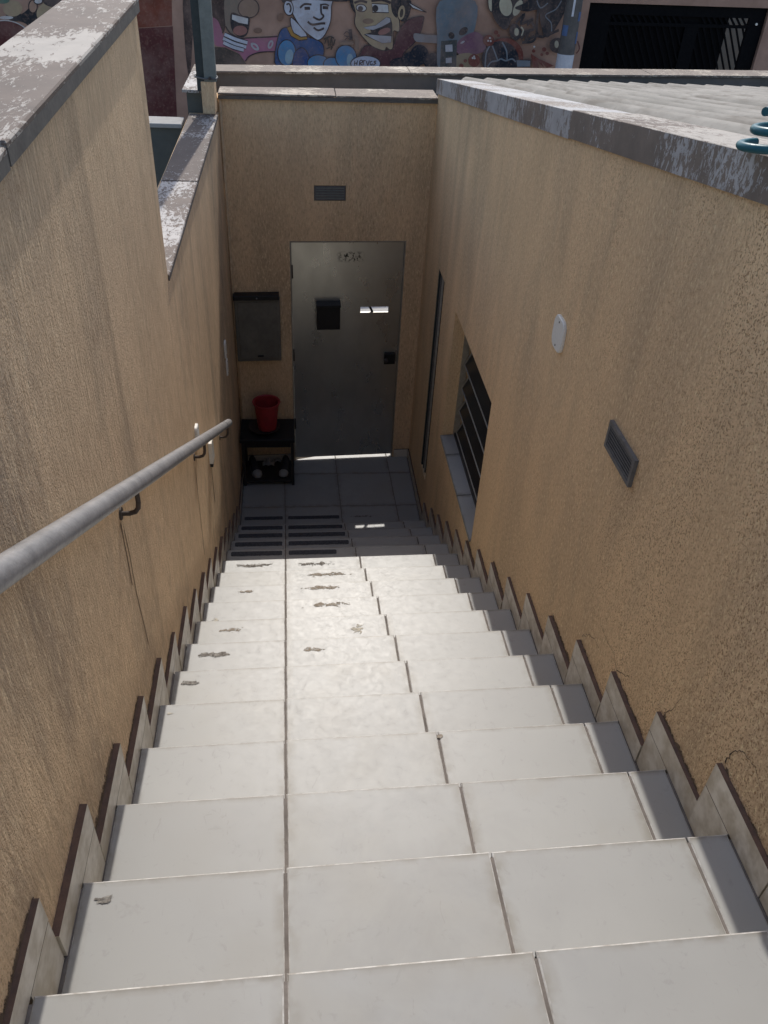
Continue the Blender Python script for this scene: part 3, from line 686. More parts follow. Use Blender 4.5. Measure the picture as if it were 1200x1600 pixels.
MB().box(XL+.0003, XL+.018, 4.01, 4.08, 1.60, 1.6285, 0).build('box_base', M['black'], wb)
# ================================================================= HANDRAIL
rail = thing('handrail', (-.44, 2.4, 1.6), 'round grey metal handrail sloping down along the left wall', 'handrail')
RX = -.468
RZ = lambda y: 3.492-.541*(y-.984)
ysr = [-.9, .925, 2.0, 3.2, 4.5, 4.72]
o = MB().tube([(RX, y, RZ(y)) for y in ysr], .0262, 24).build('rail_pipe', M['galv'], rail); autosmooth(o)
o = MB().tube([(RX, 4.40, RZ(4.40)), (RX, 4.406, RZ(4.406))], .0275, 24).build('pipe_joint', M['vent'], rail); autosmooth(o)
for y in (.3, 1.923, 3.43, 4.62):
    zr = RZ(y); zb_ = zr-.105
    pts = [(XL+.001, y, zb_), (RX-.030, y, zb_), (RX-.012, y, zb_+.006), (RX-.003, y, zb_+.020), (RX, y, zb_+.04), (RX, y, zr-.02)]
    o = MB().tube(pts, .0075, 10).build('bracket', M['dark_iron'], rail); autosmooth(o, 60)
    MB().tube([(XL+.0005, y, zb_), (XL+.005, y, zb_)], .02, 16).build('wall_flange', M['dark_iron'], rail)
# ================================================================= SMALL TABLE WITH BUCKET
tb = thing('small_table', (-.28, 6.18, 0), 'low dark metal table standing in the corner left of the door', 'table')
TX0, TX1, TY0, TY1, TZ = -.512, -.035, 6.01, 6.365, .50
MB().box(TX0, TX1, TY0, TY1, TZ-.03, TZ, .004).build('table_top', M['black'], tb)
for x in (TX0+.01, TX1-.035):
    for y in (TY0+.01, TY1-.035): MB().box(x, x+.025, y, y+.025, .001, TZ-.031).build('leg', M['win_dark'], tb)
MB().box(TX0+.012, TX1-.012, TY0+.012, TY1-.012, .036, .052, .002).build('lower_shelf', M['win_dark'], tb)
MB().box(TX0+.036, TX1-.036, TY1-.033, TY1-.020, .30, TZ-.031).build('back_panel', M['black'], tb)
MB().box(TX0+.036, TX1-.036, TY0+.012, TY0+.024, TZ-.085, TZ-.031).build('apron', M['black'], tb)
ba = thing('basin', (-.30, 6.19, TZ), 'shallow dark round basin on the low table under the bucket', 'basin')
o = MB().lathe([(.0, .001), (.10, .001), (.135, .03), (.14, .036), (.132, .036), (.098, .008), (0, .008)], (-.30, 6.19, TZ), 32).build('bowl', M['plate_wood'], ba); autosmooth(o)
bk = thing('bucket', (-.275, 6.20, TZ+.009), 'red plastic bucket standing on the small dark table', 'bucket')
bz = TZ+.009; bc = (-.275, 6.20, bz)
BS = .9
o = MB().lathe([(r*.98, z*BS) for r, z in [(0, .0), (.078, .0), (.082, .004), (.112, .285), (.122, .287), (.124, .300), (.117, .302), (.108, .296), (.078, .012), (0, .012)]], bc, 40).build('pail', M['red'], bk); autosmooth(o, 35)
pts = [(bc[0]+.121*math.cos(a), bc[1]+.05*math.sin(a)+.122*math.sin(a)*.8, bz+.292) for a in [math.radians(200+i*14) for i in range(11)]]
MB().tube([(bc[0]-.124, bc[1], bz+.259)]+[(bc[0]+.126*math.cos(math.radians(d)), bc[1]+.128*math.sin(math.radians(d)), bz+.257-.03*abs(math.sin(math.radians(d)))) for d in range(172, 0, -14)]+[(bc[0]+.124, bc[1], bz+.259)], .003, 6).build('handle', M['red'], bk)
def shoe(cx, cy, rz, label, pale):
    t = thing('shoe', (cx, cy, .0525), label, 'shoe')
    def ring(s, w, h0, h1):
        return [(w*math.cos(a), s, h0+(h1-h0)*max(0, math.sin(a))) for a in [2*math.pi*k/12 for k in range(12)]]
    secs = [(-.13, .026, .012, .05), (-.12, .034, .012, .085), (-.06, .036, .012, .09), (0, .040, .012, .07), (.06, .045, .012, .055), (.10, .042, .012, .045), (.125, .030, .012, .035), (.135, .012, .012, .022)]
    def rot(p): c, s = math.cos(rz), math.sin(rz); return (cx+p[0]*c-p[1]*s, cy+p[0]*s+p[1]*c, p[2]+.0525)
    V = [rot(p) for s in secs for p in ring(*s)]; n = 12
    F = [(i*n+k, i*n+(k+1) % n, (i+1)*n+(k+1) % n, (i+1)*n+k) for i in range(len(secs)-1) for k in range(n)]+[tuple(range(n)), tuple((len(secs)-1)*n+k for k in range(n))]
    o = obj('upper', V, F, M['shoe'], t, True)
    outl = [(-.132, 0), (-.125, .03), (-.06, .036), (0, .041), (.06, .047), (.10, .044), (.13, .026), (.138, 0)]
    outl = outl+[(s, -w_) for s, w_ in outl[::-1][1:-1]]
    V = [rot((w_, s, 0)) for s, w_ in outl]+[rot((w_*1.02, s, .014)) for s, w_ in outl]; n = len(outl)
    obj('sole', V, [tuple(range(n))[::-1], tuple(range(n, 2*n))]+[(i, (i+1) % n, n+(i+1) % n, n+i) for i in range(n)], M['cloth'] if pale else M['black'], t)
    secs2 = [(.075, .046, .010, .056), (.105, .043, .010, .048), (.128, .031, .010, .037), (.138, .012, .010, .022)]
    V = [rot(p) for s in secs2 for p in ring(*s)]; n = 12
    obj('toe_cap', V, [(i*n+k, i*n+(k+1) % n, (i+1)*n+(k+1) % n, (i+1)*n+k) for i in range(3) for k in range(n)]+[tuple(3*n+k for k in range(n))], M['cloth'], t, True)
shoe(-.405, 6.20, math.pi+.25, 'dark shoe with pale toe under the left side of the low table', True)
shoe(-.135, 6.20, math.pi-.1, 'dark shoe with pale toe under the right side of the low table', False)
def rag(cx, cy, label, sx, sy, sz):
    V = []; F = []; n = 9
    for j in range(n):
        for i in range(n):
            u, v = i/(n-1)*2-1, j/(n-1)*2-1; r = max(0, 1-(u*u+v*v)*.55)
            V.append((cx+u*sx, cy+v*sy, (.0585+sz*r*(.6+.4*math.sin(5*u+3*v+cx*40))*(.7+.3*math.cos(7*v-2*u)))))
    F = [(j*n+i, j*n+i+1, (j+1)*n+i+1, (j+1)*n+i) for j in range(n-1) for i in range(n-1)]
    o = obj('rag', V, F, M['cloth'], None, True); setp(o, label, 'rag')
    sm = o.modifiers.new('thickness', 'SOLIDIFY'); sm.thickness = .004
rag(-.285, 6.285, 'pale crumpled rag on the lower shelf of the low table, behind the shoes', .055, .035, .07)
rag(-.20, 6.33, 'small pale rag at the back of the lower shelf of the low table', .035, .02, .05)
# ================================================================= POST ON THE LOW WALL
post = thing('corner_post', (-.56, 6.25, 3.06), 'grey-green metal post strapped to a beige pier at the far left corner', 'post')
MB().box(-.617, -.531, 6.195, 6.385, 3.07, 3.268).build('pier', M['plaster_end'], post)
MB().box(-.592, -.512, 6.20, 6.25, 3.2685, 5.35, .004).build('post_tube', M['steel_paint'], post)
MB().box(-.645, -.5945, 6.215, 6.275, 3.206, 5.30, .003).build('post_tube', M['steel_dark'], post)
o = MB().tube([(-.66, 6.262, 3.296), (-.655, 6.225, 3.292), (-.60, 6.190, 3.288), (-.56, 6.189, 3.285), (-.513, 6.190, 3.288), (-.505, 6.22, 3.292), (-.512, 6.26, 3.294), (-.60, 6.30, 3.296), (-.66, 6.262, 3.296)], .006, 8).build('wire_strap', M['vent'], post); autosmooth(o)
MB().tube([(-.553, 6.196, 3.292), (-.553, 6.172, 3.292)], .010, 6).build('bolt', M['dark_iron'], post)
# ================================================================= HOSE ON THE ROOF
hose = thing('garden_hose', (1.2, 1.9, ZT(1.9)), 'teal rubber hose coiled on the edge of the corrugated roof', 'hose')
pts = []
for k in range(0, 62):
    a = 2*math.pi*k/30+2.2; rr = .150-.028*k/62+.008*math.sin(k*.31)
    x = 1.160+rr*math.cos(a); y = 1.845+rr*.62*math.sin(a)+.018*k/62
    pts.append((x, y, ZT(y)+.013+.0011*k+.010*math.sin(a*1.0+.6)+.006))
o = MB().tube(pts, .0098, 12).build('hose_coil', M['teal'], hose); autosmooth(o, 60)
pts = []
for k in range(0, 30):
    a = 2*math.pi*k/28-2.4; pts.append((1.228+.098*math.cos(a), 2.01+.035*math.cos(a), ZT(2.0)+.080+.070*math.sin(a)+.0005*k))
o = MB().tube(pts, .0098, 12).build('hose_loop', M['teal'], hose); autosmooth(o, 60)
# ================================================================= STREET: MURAL WALL, POLE, GATE
MK = .15
my = lambda x, d=0.0: 14.0+MK*x-d
mw = thing('mural_wall', (0, 14.1, 0), 'salmon plaster wall across the street covered in painted cartoon faces', 'wall')
GX0, GX1, GZ1 = 4.745, 8.02, 3.09
panel([-13, GX0, GX1, 13], [-.14, GZ1, 4.4], [(GX0, GX1, -.15, GZ1)], lambda u, z, d: (u, my(u)+.22*d, z)).build('wall_face', M['mural'], mw)
PC = {'blk': (.03, .03, .034), 'k': (.045, .036, .038), 'blue': (.05, .09, .20), 'blue2': (.04, .075, .20), 'cream': (.42, .39, .29), 'dk': (.075, .06, .05), 'dk2': (.06, .065, .065), 'drip': (.055, .038, .034),
      'green': (.08, .16, .12), 'haze': (.22, .20, .20), 'lblue': (.085, .21, .37), 'lblue2': (.25, .38, .46), 'maroon': (.10, .032, .03), 'maroon2': (.095, .04, .045), 'night': (.018, .022, .032), 'ochre': (.34, .19, .045),
      'ochre2': (.24, .19, .12), 'pale': (.50, .49, .48), 'pale2': (.46, .48, .54), 'pale3': (.36, .35, .37), 'pale4': (.40, .43, .52), 'pink': (.34, .14, .20), 'purple': (.17, .085, .12), 'red': (.18, .055, .035),
      'rust': (.15, .04, .03), 'rust2': (.10, .035, .03), 'skin': (.34, .22, .16), 'skin2': (.36, .28, .18), 'skin3': (.20, .16, .125), 'skin4': (.24, .165, .12), 'skin5': (.36, .275, .175), 'smudge': (.20, .12, .085),
      'steel': (.125, .155, .18), 'steel2': (.16, .19, .22), 'tongue': (.27, .13, .11)}
def m_paint(k, c):
    b = NB('wall_paint_'+k); n = b.noise(b.pos(), 5, 5, .6); n2 = b.noise(b.pos(), 30, 4, .6)
    cc = b.mix(b.ramp(n, .3, .7), tuple(v*1.12 for v in c), tuple(v*.8 for v in c)); cc = b.mix(b.ramp(n2, .52, .75, 0, .4), cc, (.36, .23, .17)); cc = b.mix(b.ramp(b.noise(b.pos((1, 1, .8), (4, 0, 2)), 3.2, 3, .6), .42, .7, 0, .38), cc, (.34, .24, .20))
    return b.fin(cc, .9, 0, b.bump(n2, .2, .004), .2)
PM = {k: m_paint(k, tuple(v*1.2+.006 for v in c)) for k, c in PC.items()}
MURAL = [
 ('G','painted_patch','red',[(-2.193,3.248),(-1.652,3.264),(-1.711,2.644),(-2.281,2.601)],0),
 ('G','painted_patch','maroon',[(-2.282,2.593),(-1.702,2.636),(-1.772,1.365),(-2.461,1.276)],0),
 ('F','painted_smear','drip',[(-1.504,3.194),(-1.354,3.198),(-1.438,2.487),(-1.532,1.984),(-1.555,2.404)],0),
 ('F','painted_dome','maroon',[(-3.588,2.185),(-3.702,1.931),(-3.914,1.742),(-4.166,1.671),(-4.385,1.74),(-4.51,1.925),(-4.511,2.173),(-4.392,2.417),(-4.186,2.595),(-3.947,2.663),(-3.733,2.604),(-3.601,2.431)],'pale'),
 ('F','painted_shadow','blk',[(-3.897,2.765),(-3.711,2.744),(-3.555,2.836),(-3.46,2.762),(-3.439,2.583),(-3.559,2.542),(-3.705,2.642),(-3.878,2.664)],0),
 ('F','painted_face','skin2',[(-3.684,2.808),(-3.71,2.76),(-3.763,2.724),(-3.827,2.71),(-3.886,2.721),(-3.924,2.755),(-3.93,2.802),(-3.903,2.849),(-3.851,2.885),(-3.787,2.899),(-3.728,2.888),(-3.691,2.854)],0),
 ('F','painted_cap','green',[(-3.828,2.898),(-3.844,2.879),(-3.882,2.864),(-3.931,2.858),(-3.977,2.862),(-4.008,2.874),(-4.017,2.893),(-4.0,2.912),(-3.962,2.926),(-3.914,2.933),(-3.868,2.929),(-3.836,2.916)],0),
 ('F','painted_lip','pale',[(-3.823,2.697),(-3.838,2.687),(-3.872,2.678),(-3.917,2.675),(-3.961,2.677),(-3.992,2.683),(-4.001,2.693),(-3.987,2.704),(-3.953,2.712),(-3.908,2.715),(-3.864,2.714),(-3.833,2.707)],0),
 ('F','painted_face','skin2',[(-3.152,2.839),(-3.163,2.771),(-3.22,2.705),(-3.308,2.658),(-3.402,2.644),(-3.477,2.666),(-3.513,2.717),(-3.501,2.785),(-3.444,2.85),(-3.357,2.896),(-3.264,2.91),(-3.189,2.89)],0),
 ('F','painted_ear','skin',[(-3.486,2.837),(-3.501,2.799),(-3.527,2.771),(-3.557,2.76),(-3.582,2.77),(-3.597,2.797),(-3.596,2.835),(-3.581,2.873),(-3.556,2.901),(-3.526,2.912),(-3.501,2.902),(-3.486,2.875)],'k'),
 ('F','painted_hair','blk',[(-3.042,2.924),(-3.074,2.879),(-3.146,2.845),(-3.239,2.831),(-3.327,2.841),(-3.387,2.871),(-3.402,2.915),(-3.37,2.959),(-3.298,2.993),(-3.206,3.007),(-3.119,2.998),(-3.058,2.968)],0),
 ('F','painted_eye','pale',[(-3.405,2.902),(-3.416,2.884),(-3.439,2.871),(-3.467,2.866),(-3.494,2.87),(-3.511,2.882),(-3.515,2.899),(-3.504,2.917),(-3.481,2.931),(-3.453,2.936),(-3.426,2.932),(-3.409,2.92)],'k'),
 ('F','painted_hair','drip',[(-1.128,3.051),(-0.919,3.057),(-0.938,2.78),(-0.983,2.577),(-1.059,2.576),(-1.124,2.723)],0),
 ('F','painted_face','skin3',[(-0.937,3.017),(-0.741,3.023),(-0.723,2.812),(-0.86,2.58),(-0.771,2.513),(-0.907,2.565),(-0.954,2.659)],0),
 ('F','painted_scarf','pink',[(-1.146,2.736),(-1.064,2.724),(-1.018,2.617),(-0.97,2.537),(-0.647,2.507),(-0.396,2.519),(-0.182,2.537),(-0.196,2.34),(-0.467,2.325),(-0.62,2.278),(-0.692,2.199),(-0.784,2.304),(-0.981,2.385),(-1.132,2.424)],0),
 ('G','painted_coat','dk',[(-1.135,2.382),(-0.981,2.378),(-0.784,2.297),(-0.681,2.164),(-1.146,2.151)],0),
 ('F','painted_nose','skin4',[(-0.461,2.891),(-0.484,2.829),(-0.541,2.783),(-0.618,2.765),(-0.692,2.779),(-0.745,2.823),(-0.761,2.884),(-0.737,2.945),(-0.68,2.991),(-0.605,3.009),(-0.531,2.995),(-0.478,2.952)],'k'),
 ('F','painted_mouth','blk',[(-0.856,2.819),(-0.724,2.785),(-0.61,2.767),(-0.621,2.652),(-0.657,2.556),(-0.737,2.519),(-0.83,2.566),(-0.873,2.661)],'k'),
 ('G','painted_teeth','pale',[(-0.85,2.802),(-0.624,2.758),(-0.633,2.682),(-0.76,2.701),(-0.857,2.742)],0),
 ('F','painted_tongue','tongue',[(-0.645,2.604),(-0.66,2.572),(-0.699,2.549),(-0.751,2.539),(-0.801,2.547),(-0.837,2.569),(-0.849,2.6),(-0.833,2.632),(-0.795,2.655),(-0.743,2.665),(-0.693,2.657),(-0.657,2.635)],0),
 ('S','painted_line','k',[(-0.954,2.652),(-0.891,2.565),(-0.771,2.506),(-0.71,2.5)],0.0173),
 ('S','painted_line','k',[(-0.977,2.55),(-0.815,2.487),(-0.65,2.446)],0.0652),
 ('S','painted_finger','pale2',[(-0.977,2.55),(-0.815,2.487),(-0.65,2.446)],0.0422),
 ('S','painted_line','k',[(-1.001,2.495),(-0.838,2.431),(-0.672,2.39)],0.0652),
 ('S','painted_finger','pale2',[(-1.001,2.495),(-0.838,2.431),(-0.672,2.39)],0.0422),
 ('S','painted_line','k',[(-1.0,2.443),(-0.857,2.385),(-0.71,2.35)],0.0652),
 ('S','painted_finger','pale2',[(-1.0,2.443),(-0.857,2.385),(-0.71,2.35)],0.0422),
 ('S','painted_line','k',[(-0.725,2.502),(-0.553,2.514),(-0.19,2.535)],0.0153),
 ('S','painted_line','k',[(-0.692,2.203),(-0.628,2.272),(-0.467,2.325),(-0.196,2.338)],0.0153),
 ('F','painted_oval','pale3',[(-0.489,2.354),(-0.51,2.346),(-0.541,2.353),(-0.572,2.371),(-0.595,2.397),(-0.604,2.423),(-0.597,2.442),(-0.575,2.45),(-0.545,2.444),(-0.514,2.426),(-0.491,2.4),(-0.482,2.374)],0),
 ('F','painted_oval','pink',[(-0.516,2.376),(-0.525,2.374),(-0.539,2.378),(-0.554,2.388),(-0.566,2.4),(-0.572,2.412),(-0.57,2.421),(-0.561,2.423),(-0.547,2.419),(-0.532,2.409),(-0.52,2.397),(-0.514,2.385)],0),
 ('F','painted_oval','pale3',[(-0.276,2.419),(-0.293,2.393),(-0.315,2.376),(-0.336,2.374),(-0.35,2.387),(-0.354,2.412),(-0.346,2.441),(-0.329,2.467),(-0.307,2.484),(-0.286,2.486),(-0.272,2.473),(-0.268,2.448)],0),
 ('F','painted_oval','pink',[(-0.298,2.426),(-0.306,2.412),(-0.316,2.403),(-0.324,2.401),(-0.329,2.407),(-0.329,2.419),(-0.324,2.434),(-0.316,2.448),(-0.306,2.457),(-0.298,2.459),(-0.293,2.453),(-0.293,2.441)],0),
 ('F','painted_smear','smudge',[(-0.111,2.772),(-0.127,2.748),(-0.151,2.734),(-0.174,2.733),(-0.192,2.746),(-0.198,2.769),(-0.192,2.796),(-0.175,2.82),(-0.152,2.835),(-0.129,2.836),(-0.111,2.823),(-0.105,2.799)],0),
 ('F','painted_smear','smudge',[(-0.427,2.608),(-0.436,2.59),(-0.459,2.577),(-0.491,2.571),(-0.522,2.576),(-0.544,2.588),(-0.552,2.606),(-0.542,2.624),(-0.519,2.637),(-0.488,2.643),(-0.457,2.638),(-0.434,2.626)],0),
 ('F','painted_shirt','blue',[(-0.193,2.537),(-0.068,2.656),(0.119,2.542),(0.255,2.533),(0.406,2.495),(0.489,2.416),(0.475,2.258),(0.363,2.121),(-0.219,2.115)],'k'),
 ('F','painted_neck','pale2',[(0.01,2.786),(0.228,2.58),(0.187,2.531),(0.065,2.565),(0.007,2.658)],'k'),
 ('G','painted_collar','ochre',[(-0.063,2.652),(-0.003,2.676),(0.038,2.588),(0.146,2.535),(0.233,2.544),(0.244,2.506),(0.118,2.49),(-0.003,2.545)],'k'),
 ('F','painted_face','pale2',[(-0.005,3.07),(0.581,3.086),(0.601,2.926),(0.589,2.74),(0.508,2.573),(0.414,2.5),(0.323,2.534),(0.174,2.638),(0.055,2.787),(0.004,2.912)],'k'),
 ('F','painted_ear','pale2',[(0.038,2.916),(0.036,2.868),(0.016,2.829),(-0.017,2.811),(-0.053,2.819),(-0.083,2.85),(-0.099,2.897),(-0.096,2.945),(-0.076,2.983),(-0.043,3.0),(-0.008,2.993),(0.022,2.962)],'k'),
 ('S','painted_line','k',[(-0.061,2.944),(-0.021,2.957),(0.004,2.9),(-0.016,2.847)],0.0228),
 ('F','painted_hair','blk',[(-0.125,3.017),(-0.006,3.052),(0.019,2.98),(-0.06,2.99),(-0.108,2.966)],0),
 ('F','painted_cap','blk',[(-0.004,3.137),(0.878,3.116),(0.866,3.016),(0.581,3.004),(0.232,3.027),(-0.007,3.002)],0),
 ('S','painted_line','k',[(0.138,2.91),(0.205,2.958),(0.307,2.956)],0.0261),
 ('S','painted_line','k',[(0.204,2.905),(0.285,2.909)],0.0391),
 ('S','painted_line','k',[(0.474,2.923),(0.555,2.92)],0.0391),
 ('S','painted_line','k',[(0.46,2.959),(0.514,2.965),(0.568,2.948)],0.0196),
 ('S','painted_line','k',[(0.447,2.968),(0.452,2.853),(0.487,2.813),(0.425,2.765),(0.33,2.8)],0.0261),
 ('S','painted_line','k',[(0.251,2.738),(0.316,2.701),(0.447,2.718),(0.512,2.72)],0.0293),
 ('S','painted_line','k',[(0.338,2.664),(0.406,2.628),(0.493,2.658)],0.0261),
 ('F','painted_glove','lblue',[(0.066,2.326),(0.046,2.238),(-0.006,2.173),(-0.075,2.148),(-0.144,2.171),(-0.192,2.235),(-0.207,2.322),(-0.187,2.408),(-0.135,2.472),(-0.067,2.496),(0.001,2.474),(0.049,2.412)],'k'),
 ('F','painted_glove','blue2',[(0.038,2.301),(0.102,2.379),(0.185,2.388),(0.258,2.292),(0.293,2.127),(0.029,2.125)],'k'),
 ('F','painted_glove','lblue',[(0.574,2.197),(0.552,2.142),(0.49,2.102),(0.405,2.086),(0.321,2.1),(0.26,2.139),(0.238,2.193),(0.261,2.248),(0.322,2.288),(0.406,2.303),(0.489,2.29),(0.551,2.251)],'k'),
 ('F','painted_glove','lblue',[(0.746,2.182),(0.729,2.134),(0.682,2.099),(0.617,2.086),(0.552,2.098),(0.504,2.132),(0.487,2.179),(0.504,2.226),(0.551,2.261),(0.615,2.274),(0.68,2.263),(0.728,2.229)],'k'),
 ('F','painted_glove','lblue',[(0.996,2.309),(0.993,2.225),(0.947,2.156),(0.871,2.121),(0.785,2.129),(0.713,2.179),(0.674,2.255),(0.679,2.338),(0.724,2.406),(0.8,2.441),(0.884,2.433),(0.956,2.385)],'k'),
 ('F','painted_highlight','lblue2',[(0.023,2.267),(0.004,2.22),(-0.025,2.188),(-0.058,2.179),(-0.085,2.197),(-0.099,2.235),(-0.096,2.284),(-0.077,2.331),(-0.048,2.363),(-0.015,2.371),(0.011,2.354),(0.025,2.316)],0),
 ('F','painted_highlight','lblue2',[(0.949,2.239),(0.944,2.194),(0.926,2.161),(0.9,2.149),(0.874,2.16),(0.855,2.193),(0.847,2.238),(0.853,2.282),(0.871,2.315),(0.896,2.327),(0.922,2.316),(0.941,2.284)],0),
 ('S','painted_tag','dk',[(0.488,2.513),(0.585,2.55),(0.646,2.527)],0.0196),
 ('S','painted_tag','dk',[(0.503,2.453),(0.544,2.538),(0.564,2.43)],0.0196),
 ('S','painted_tag','dk',[(0.586,2.43),(0.604,2.539),(0.628,2.431),(0.663,2.516)],0.0196),
 ('S','painted_tag','dk',[(0.531,2.386),(0.614,2.418),(0.6,2.377)],0.0196),
 ('F','painted_shirt','maroon2',[(1.035,2.153),(1.054,2.329),(1.159,2.446),(1.431,2.378),(1.563,2.438),(1.636,2.626),(1.777,2.792),(2.008,2.846),(2.022,2.776),(1.991,2.633),(1.9,2.487),(1.739,2.339),(1.649,2.13)],'k'),
 ('F','painted_hair','blk',[(0.878,3.079),(1.071,3.084),(0.994,2.974),(0.972,2.871),(0.931,2.891),(0.894,2.951)],0),
 ('F','painted_face','skin5',[(0.967,3.068),(1.592,3.084),(1.626,2.921),(1.655,2.648),(1.56,2.636),(1.567,2.424),(1.515,2.391),(1.462,2.422),(1.427,2.375),(1.243,2.43),(1.114,2.529),(1.054,2.59),(0.96,2.723),(0.968,2.864)],'k'),
 ('F','painted_hair','blk',[(1.525,3.096),(1.772,3.103),(1.817,2.939),(1.759,2.798),(1.677,2.775),(1.62,2.893),(1.6,2.816),(1.519,2.911)],0),
 ('F','painted_ear','skin5',[(1.733,2.882),(1.72,2.832),(1.694,2.798),(1.663,2.787),(1.634,2.804),(1.616,2.842),(1.614,2.893),(1.627,2.941),(1.653,2.975),(1.684,2.986),(1.712,2.97),(1.73,2.932)],'k'),
 ('F','painted_ear','dk',[(1.7,2.878),(1.694,2.849),(1.682,2.829),(1.668,2.822),(1.655,2.831),(1.648,2.853),(1.647,2.883),(1.654,2.911),(1.666,2.931),(1.68,2.938),(1.692,2.929),(1.7,2.907)],0),
 ('F','painted_eye','pale',[(1.129,2.922),(1.114,2.9),(1.083,2.887),(1.043,2.886),(1.006,2.897),(0.981,2.917),(0.975,2.941),(0.989,2.963),(1.02,2.976),(1.06,2.977),(1.097,2.967),(1.122,2.946)],'k'),
 ('F','painted_pupil','blk',[(1.079,2.924),(1.075,2.908),(1.061,2.895),(1.042,2.89),(1.022,2.894),(1.007,2.906),(1.002,2.922),(1.006,2.939),(1.02,2.951),(1.039,2.956),(1.059,2.952),(1.074,2.94)],0),
 ('G','painted_eye','pale',[(1.212,2.993),(1.457,2.988),(1.475,2.881),(1.228,2.881)],'k'),
 ('F','painted_pupil','blk',[(1.311,2.932),(1.306,2.91),(1.29,2.894),(1.267,2.887),(1.244,2.893),(1.226,2.908),(1.219,2.93),(1.225,2.952),(1.241,2.969),(1.263,2.975),(1.286,2.97),(1.304,2.954)],0),
 ('S','painted_line','k',[(0.945,2.993),(1.041,3.022),(1.138,3.005)],0.0307),
 ('S','painted_line','k',[(1.202,3.027),(1.365,3.044),(1.498,3.007)],0.0345),
 ('F','painted_nose','skin4',[(1.249,2.766),(1.238,2.748),(1.208,2.734),(1.165,2.728),(1.122,2.732),(1.09,2.745),(1.078,2.763),(1.089,2.781),(1.12,2.795),(1.162,2.801),(1.205,2.797),(1.237,2.784)],0),
 ('G','painted_mouth','blk',[(1.093,2.684),(1.281,2.715),(1.445,2.826),(1.505,2.814),(1.537,2.737),(1.546,2.624),(1.536,2.488),(1.392,2.476),(1.222,2.536),(1.104,2.588),(1.219,2.618),(1.201,2.653)],0),
 ('G','painted_teeth','pale3',[(1.093,2.681),(1.281,2.711),(1.445,2.822),(1.502,2.807),(1.505,2.761),(1.381,2.698),(1.251,2.653),(1.151,2.657)],0),
 ('F','painted_tongue','tongue',[(1.51,2.667),(1.507,2.644),(1.48,2.62),(1.436,2.599),(1.387,2.589),(1.346,2.591),(1.325,2.605),(1.329,2.628),(1.356,2.653),(1.4,2.673),(1.448,2.684),(1.489,2.681)],0),
 ('G','painted_teeth','pale3',[(1.124,2.594),(1.287,2.583),(1.532,2.573),(1.53,2.49),(1.392,2.479),(1.225,2.542)],0),
 ('G','painted_spike','pale',[(1.752,3.031),(2.063,2.9),(1.841,2.951)],'k'),
 ('F','painted_haze','haze',[(1.89,2.617),(2.062,2.605),(2.408,2.583),(2.417,2.495),(2.071,2.497),(1.915,2.516)],0),
 ('F','painted_cloud','night',[(2.145,2.33),(2.132,2.259),(2.082,2.206),(2.009,2.186),(1.934,2.205),(1.876,2.256),(1.852,2.326),(1.866,2.395),(1.916,2.447),(1.987,2.467),(2.062,2.449),(2.12,2.399)],0),
 ('F','painted_cloud','night',[(1.903,2.208),(1.881,2.166),(1.813,2.135),(1.719,2.123),(1.623,2.134),(1.552,2.163),(1.525,2.203),(1.548,2.244),(1.615,2.275),(1.708,2.287),(1.803,2.277),(1.875,2.248)],0),
 ('F','painted_cloud','night',[(2.39,2.236),(2.375,2.175),(2.321,2.131),(2.243,2.114),(2.163,2.129),(2.101,2.172),(2.075,2.232),(2.091,2.292),(2.145,2.336),(2.222,2.353),(2.301,2.338),(2.363,2.295)],0),
 ('F','painted_cloud','night',[(2.056,2.254),(2.038,2.194),(1.977,2.15),(1.892,2.133),(1.804,2.148),(1.738,2.191),(1.711,2.25),(1.73,2.309),(1.79,2.353),(1.874,2.37),(1.962,2.355),(2.028,2.313)],0),
 ('F','painted_bubble','pale4',[(1.377,2.199),(1.348,2.144),(1.263,2.102),(1.147,2.086),(1.029,2.1),(0.943,2.139),(0.911,2.193),(0.94,2.248),(1.024,2.288),(1.139,2.304),(1.256,2.291),(1.343,2.253)],'k'),
 ('S','painted_letter','k',[(0.973,2.234),(0.967,2.167)],0.0134),
 ('S','painted_letter','k',[(1.015,2.241),(1.004,2.171)],0.0134),
 ('S','painted_letter','k',[(0.969,2.2),(1.016,2.206)],0.0134),
 ('S','painted_letter','k',[(1.047,2.171),(1.052,2.23),(1.082,2.242),(1.092,2.213),(1.053,2.201),(1.093,2.175)],0.0134),
 ('S','painted_letter','k',[(1.108,2.235),(1.105,2.172)],0.0134),
 ('S','painted_letter','k',[(1.083,2.233),(1.141,2.24)],0.0134),
 ('S','painted_letter','k',[(1.153,2.234),(1.179,2.176),(1.2,2.241)],0.0134),
 ('S','painted_letter','k',[(1.248,2.23),(1.218,2.222),(1.219,2.185),(1.247,2.182),(1.246,2.203)],0.0134),
 ('S','painted_letter','k',[(1.31,2.236),(1.272,2.222),(1.303,2.204),(1.262,2.177)],0.0134),
 ('S','painted_finger','skin4',[(0.728,2.468),(0.86,2.467),(0.945,2.472)],0.0422),
 ('S','painted_line','k',[(0.792,2.582),(0.824,2.618),(0.865,2.612),(0.874,2.563),(0.8,2.568)],0.0115),
 ('S','painted_line','k',[(0.809,2.512),(0.85,2.541),(0.883,2.513)],0.0115),
 ('S','painted_finger','skin4',[(0.94,2.55),(0.99,2.529),(1.004,2.386)],0.0575),
 ('S','painted_line','blk',[(0.888,2.654),(0.908,2.514)],0.046),
 ('F','painted_body','steel',[(2.251,3.045),(2.817,3.067),(2.854,2.684),(2.717,2.564),(2.593,2.41),(2.61,2.16),(2.327,2.131),(2.26,2.573)],0),
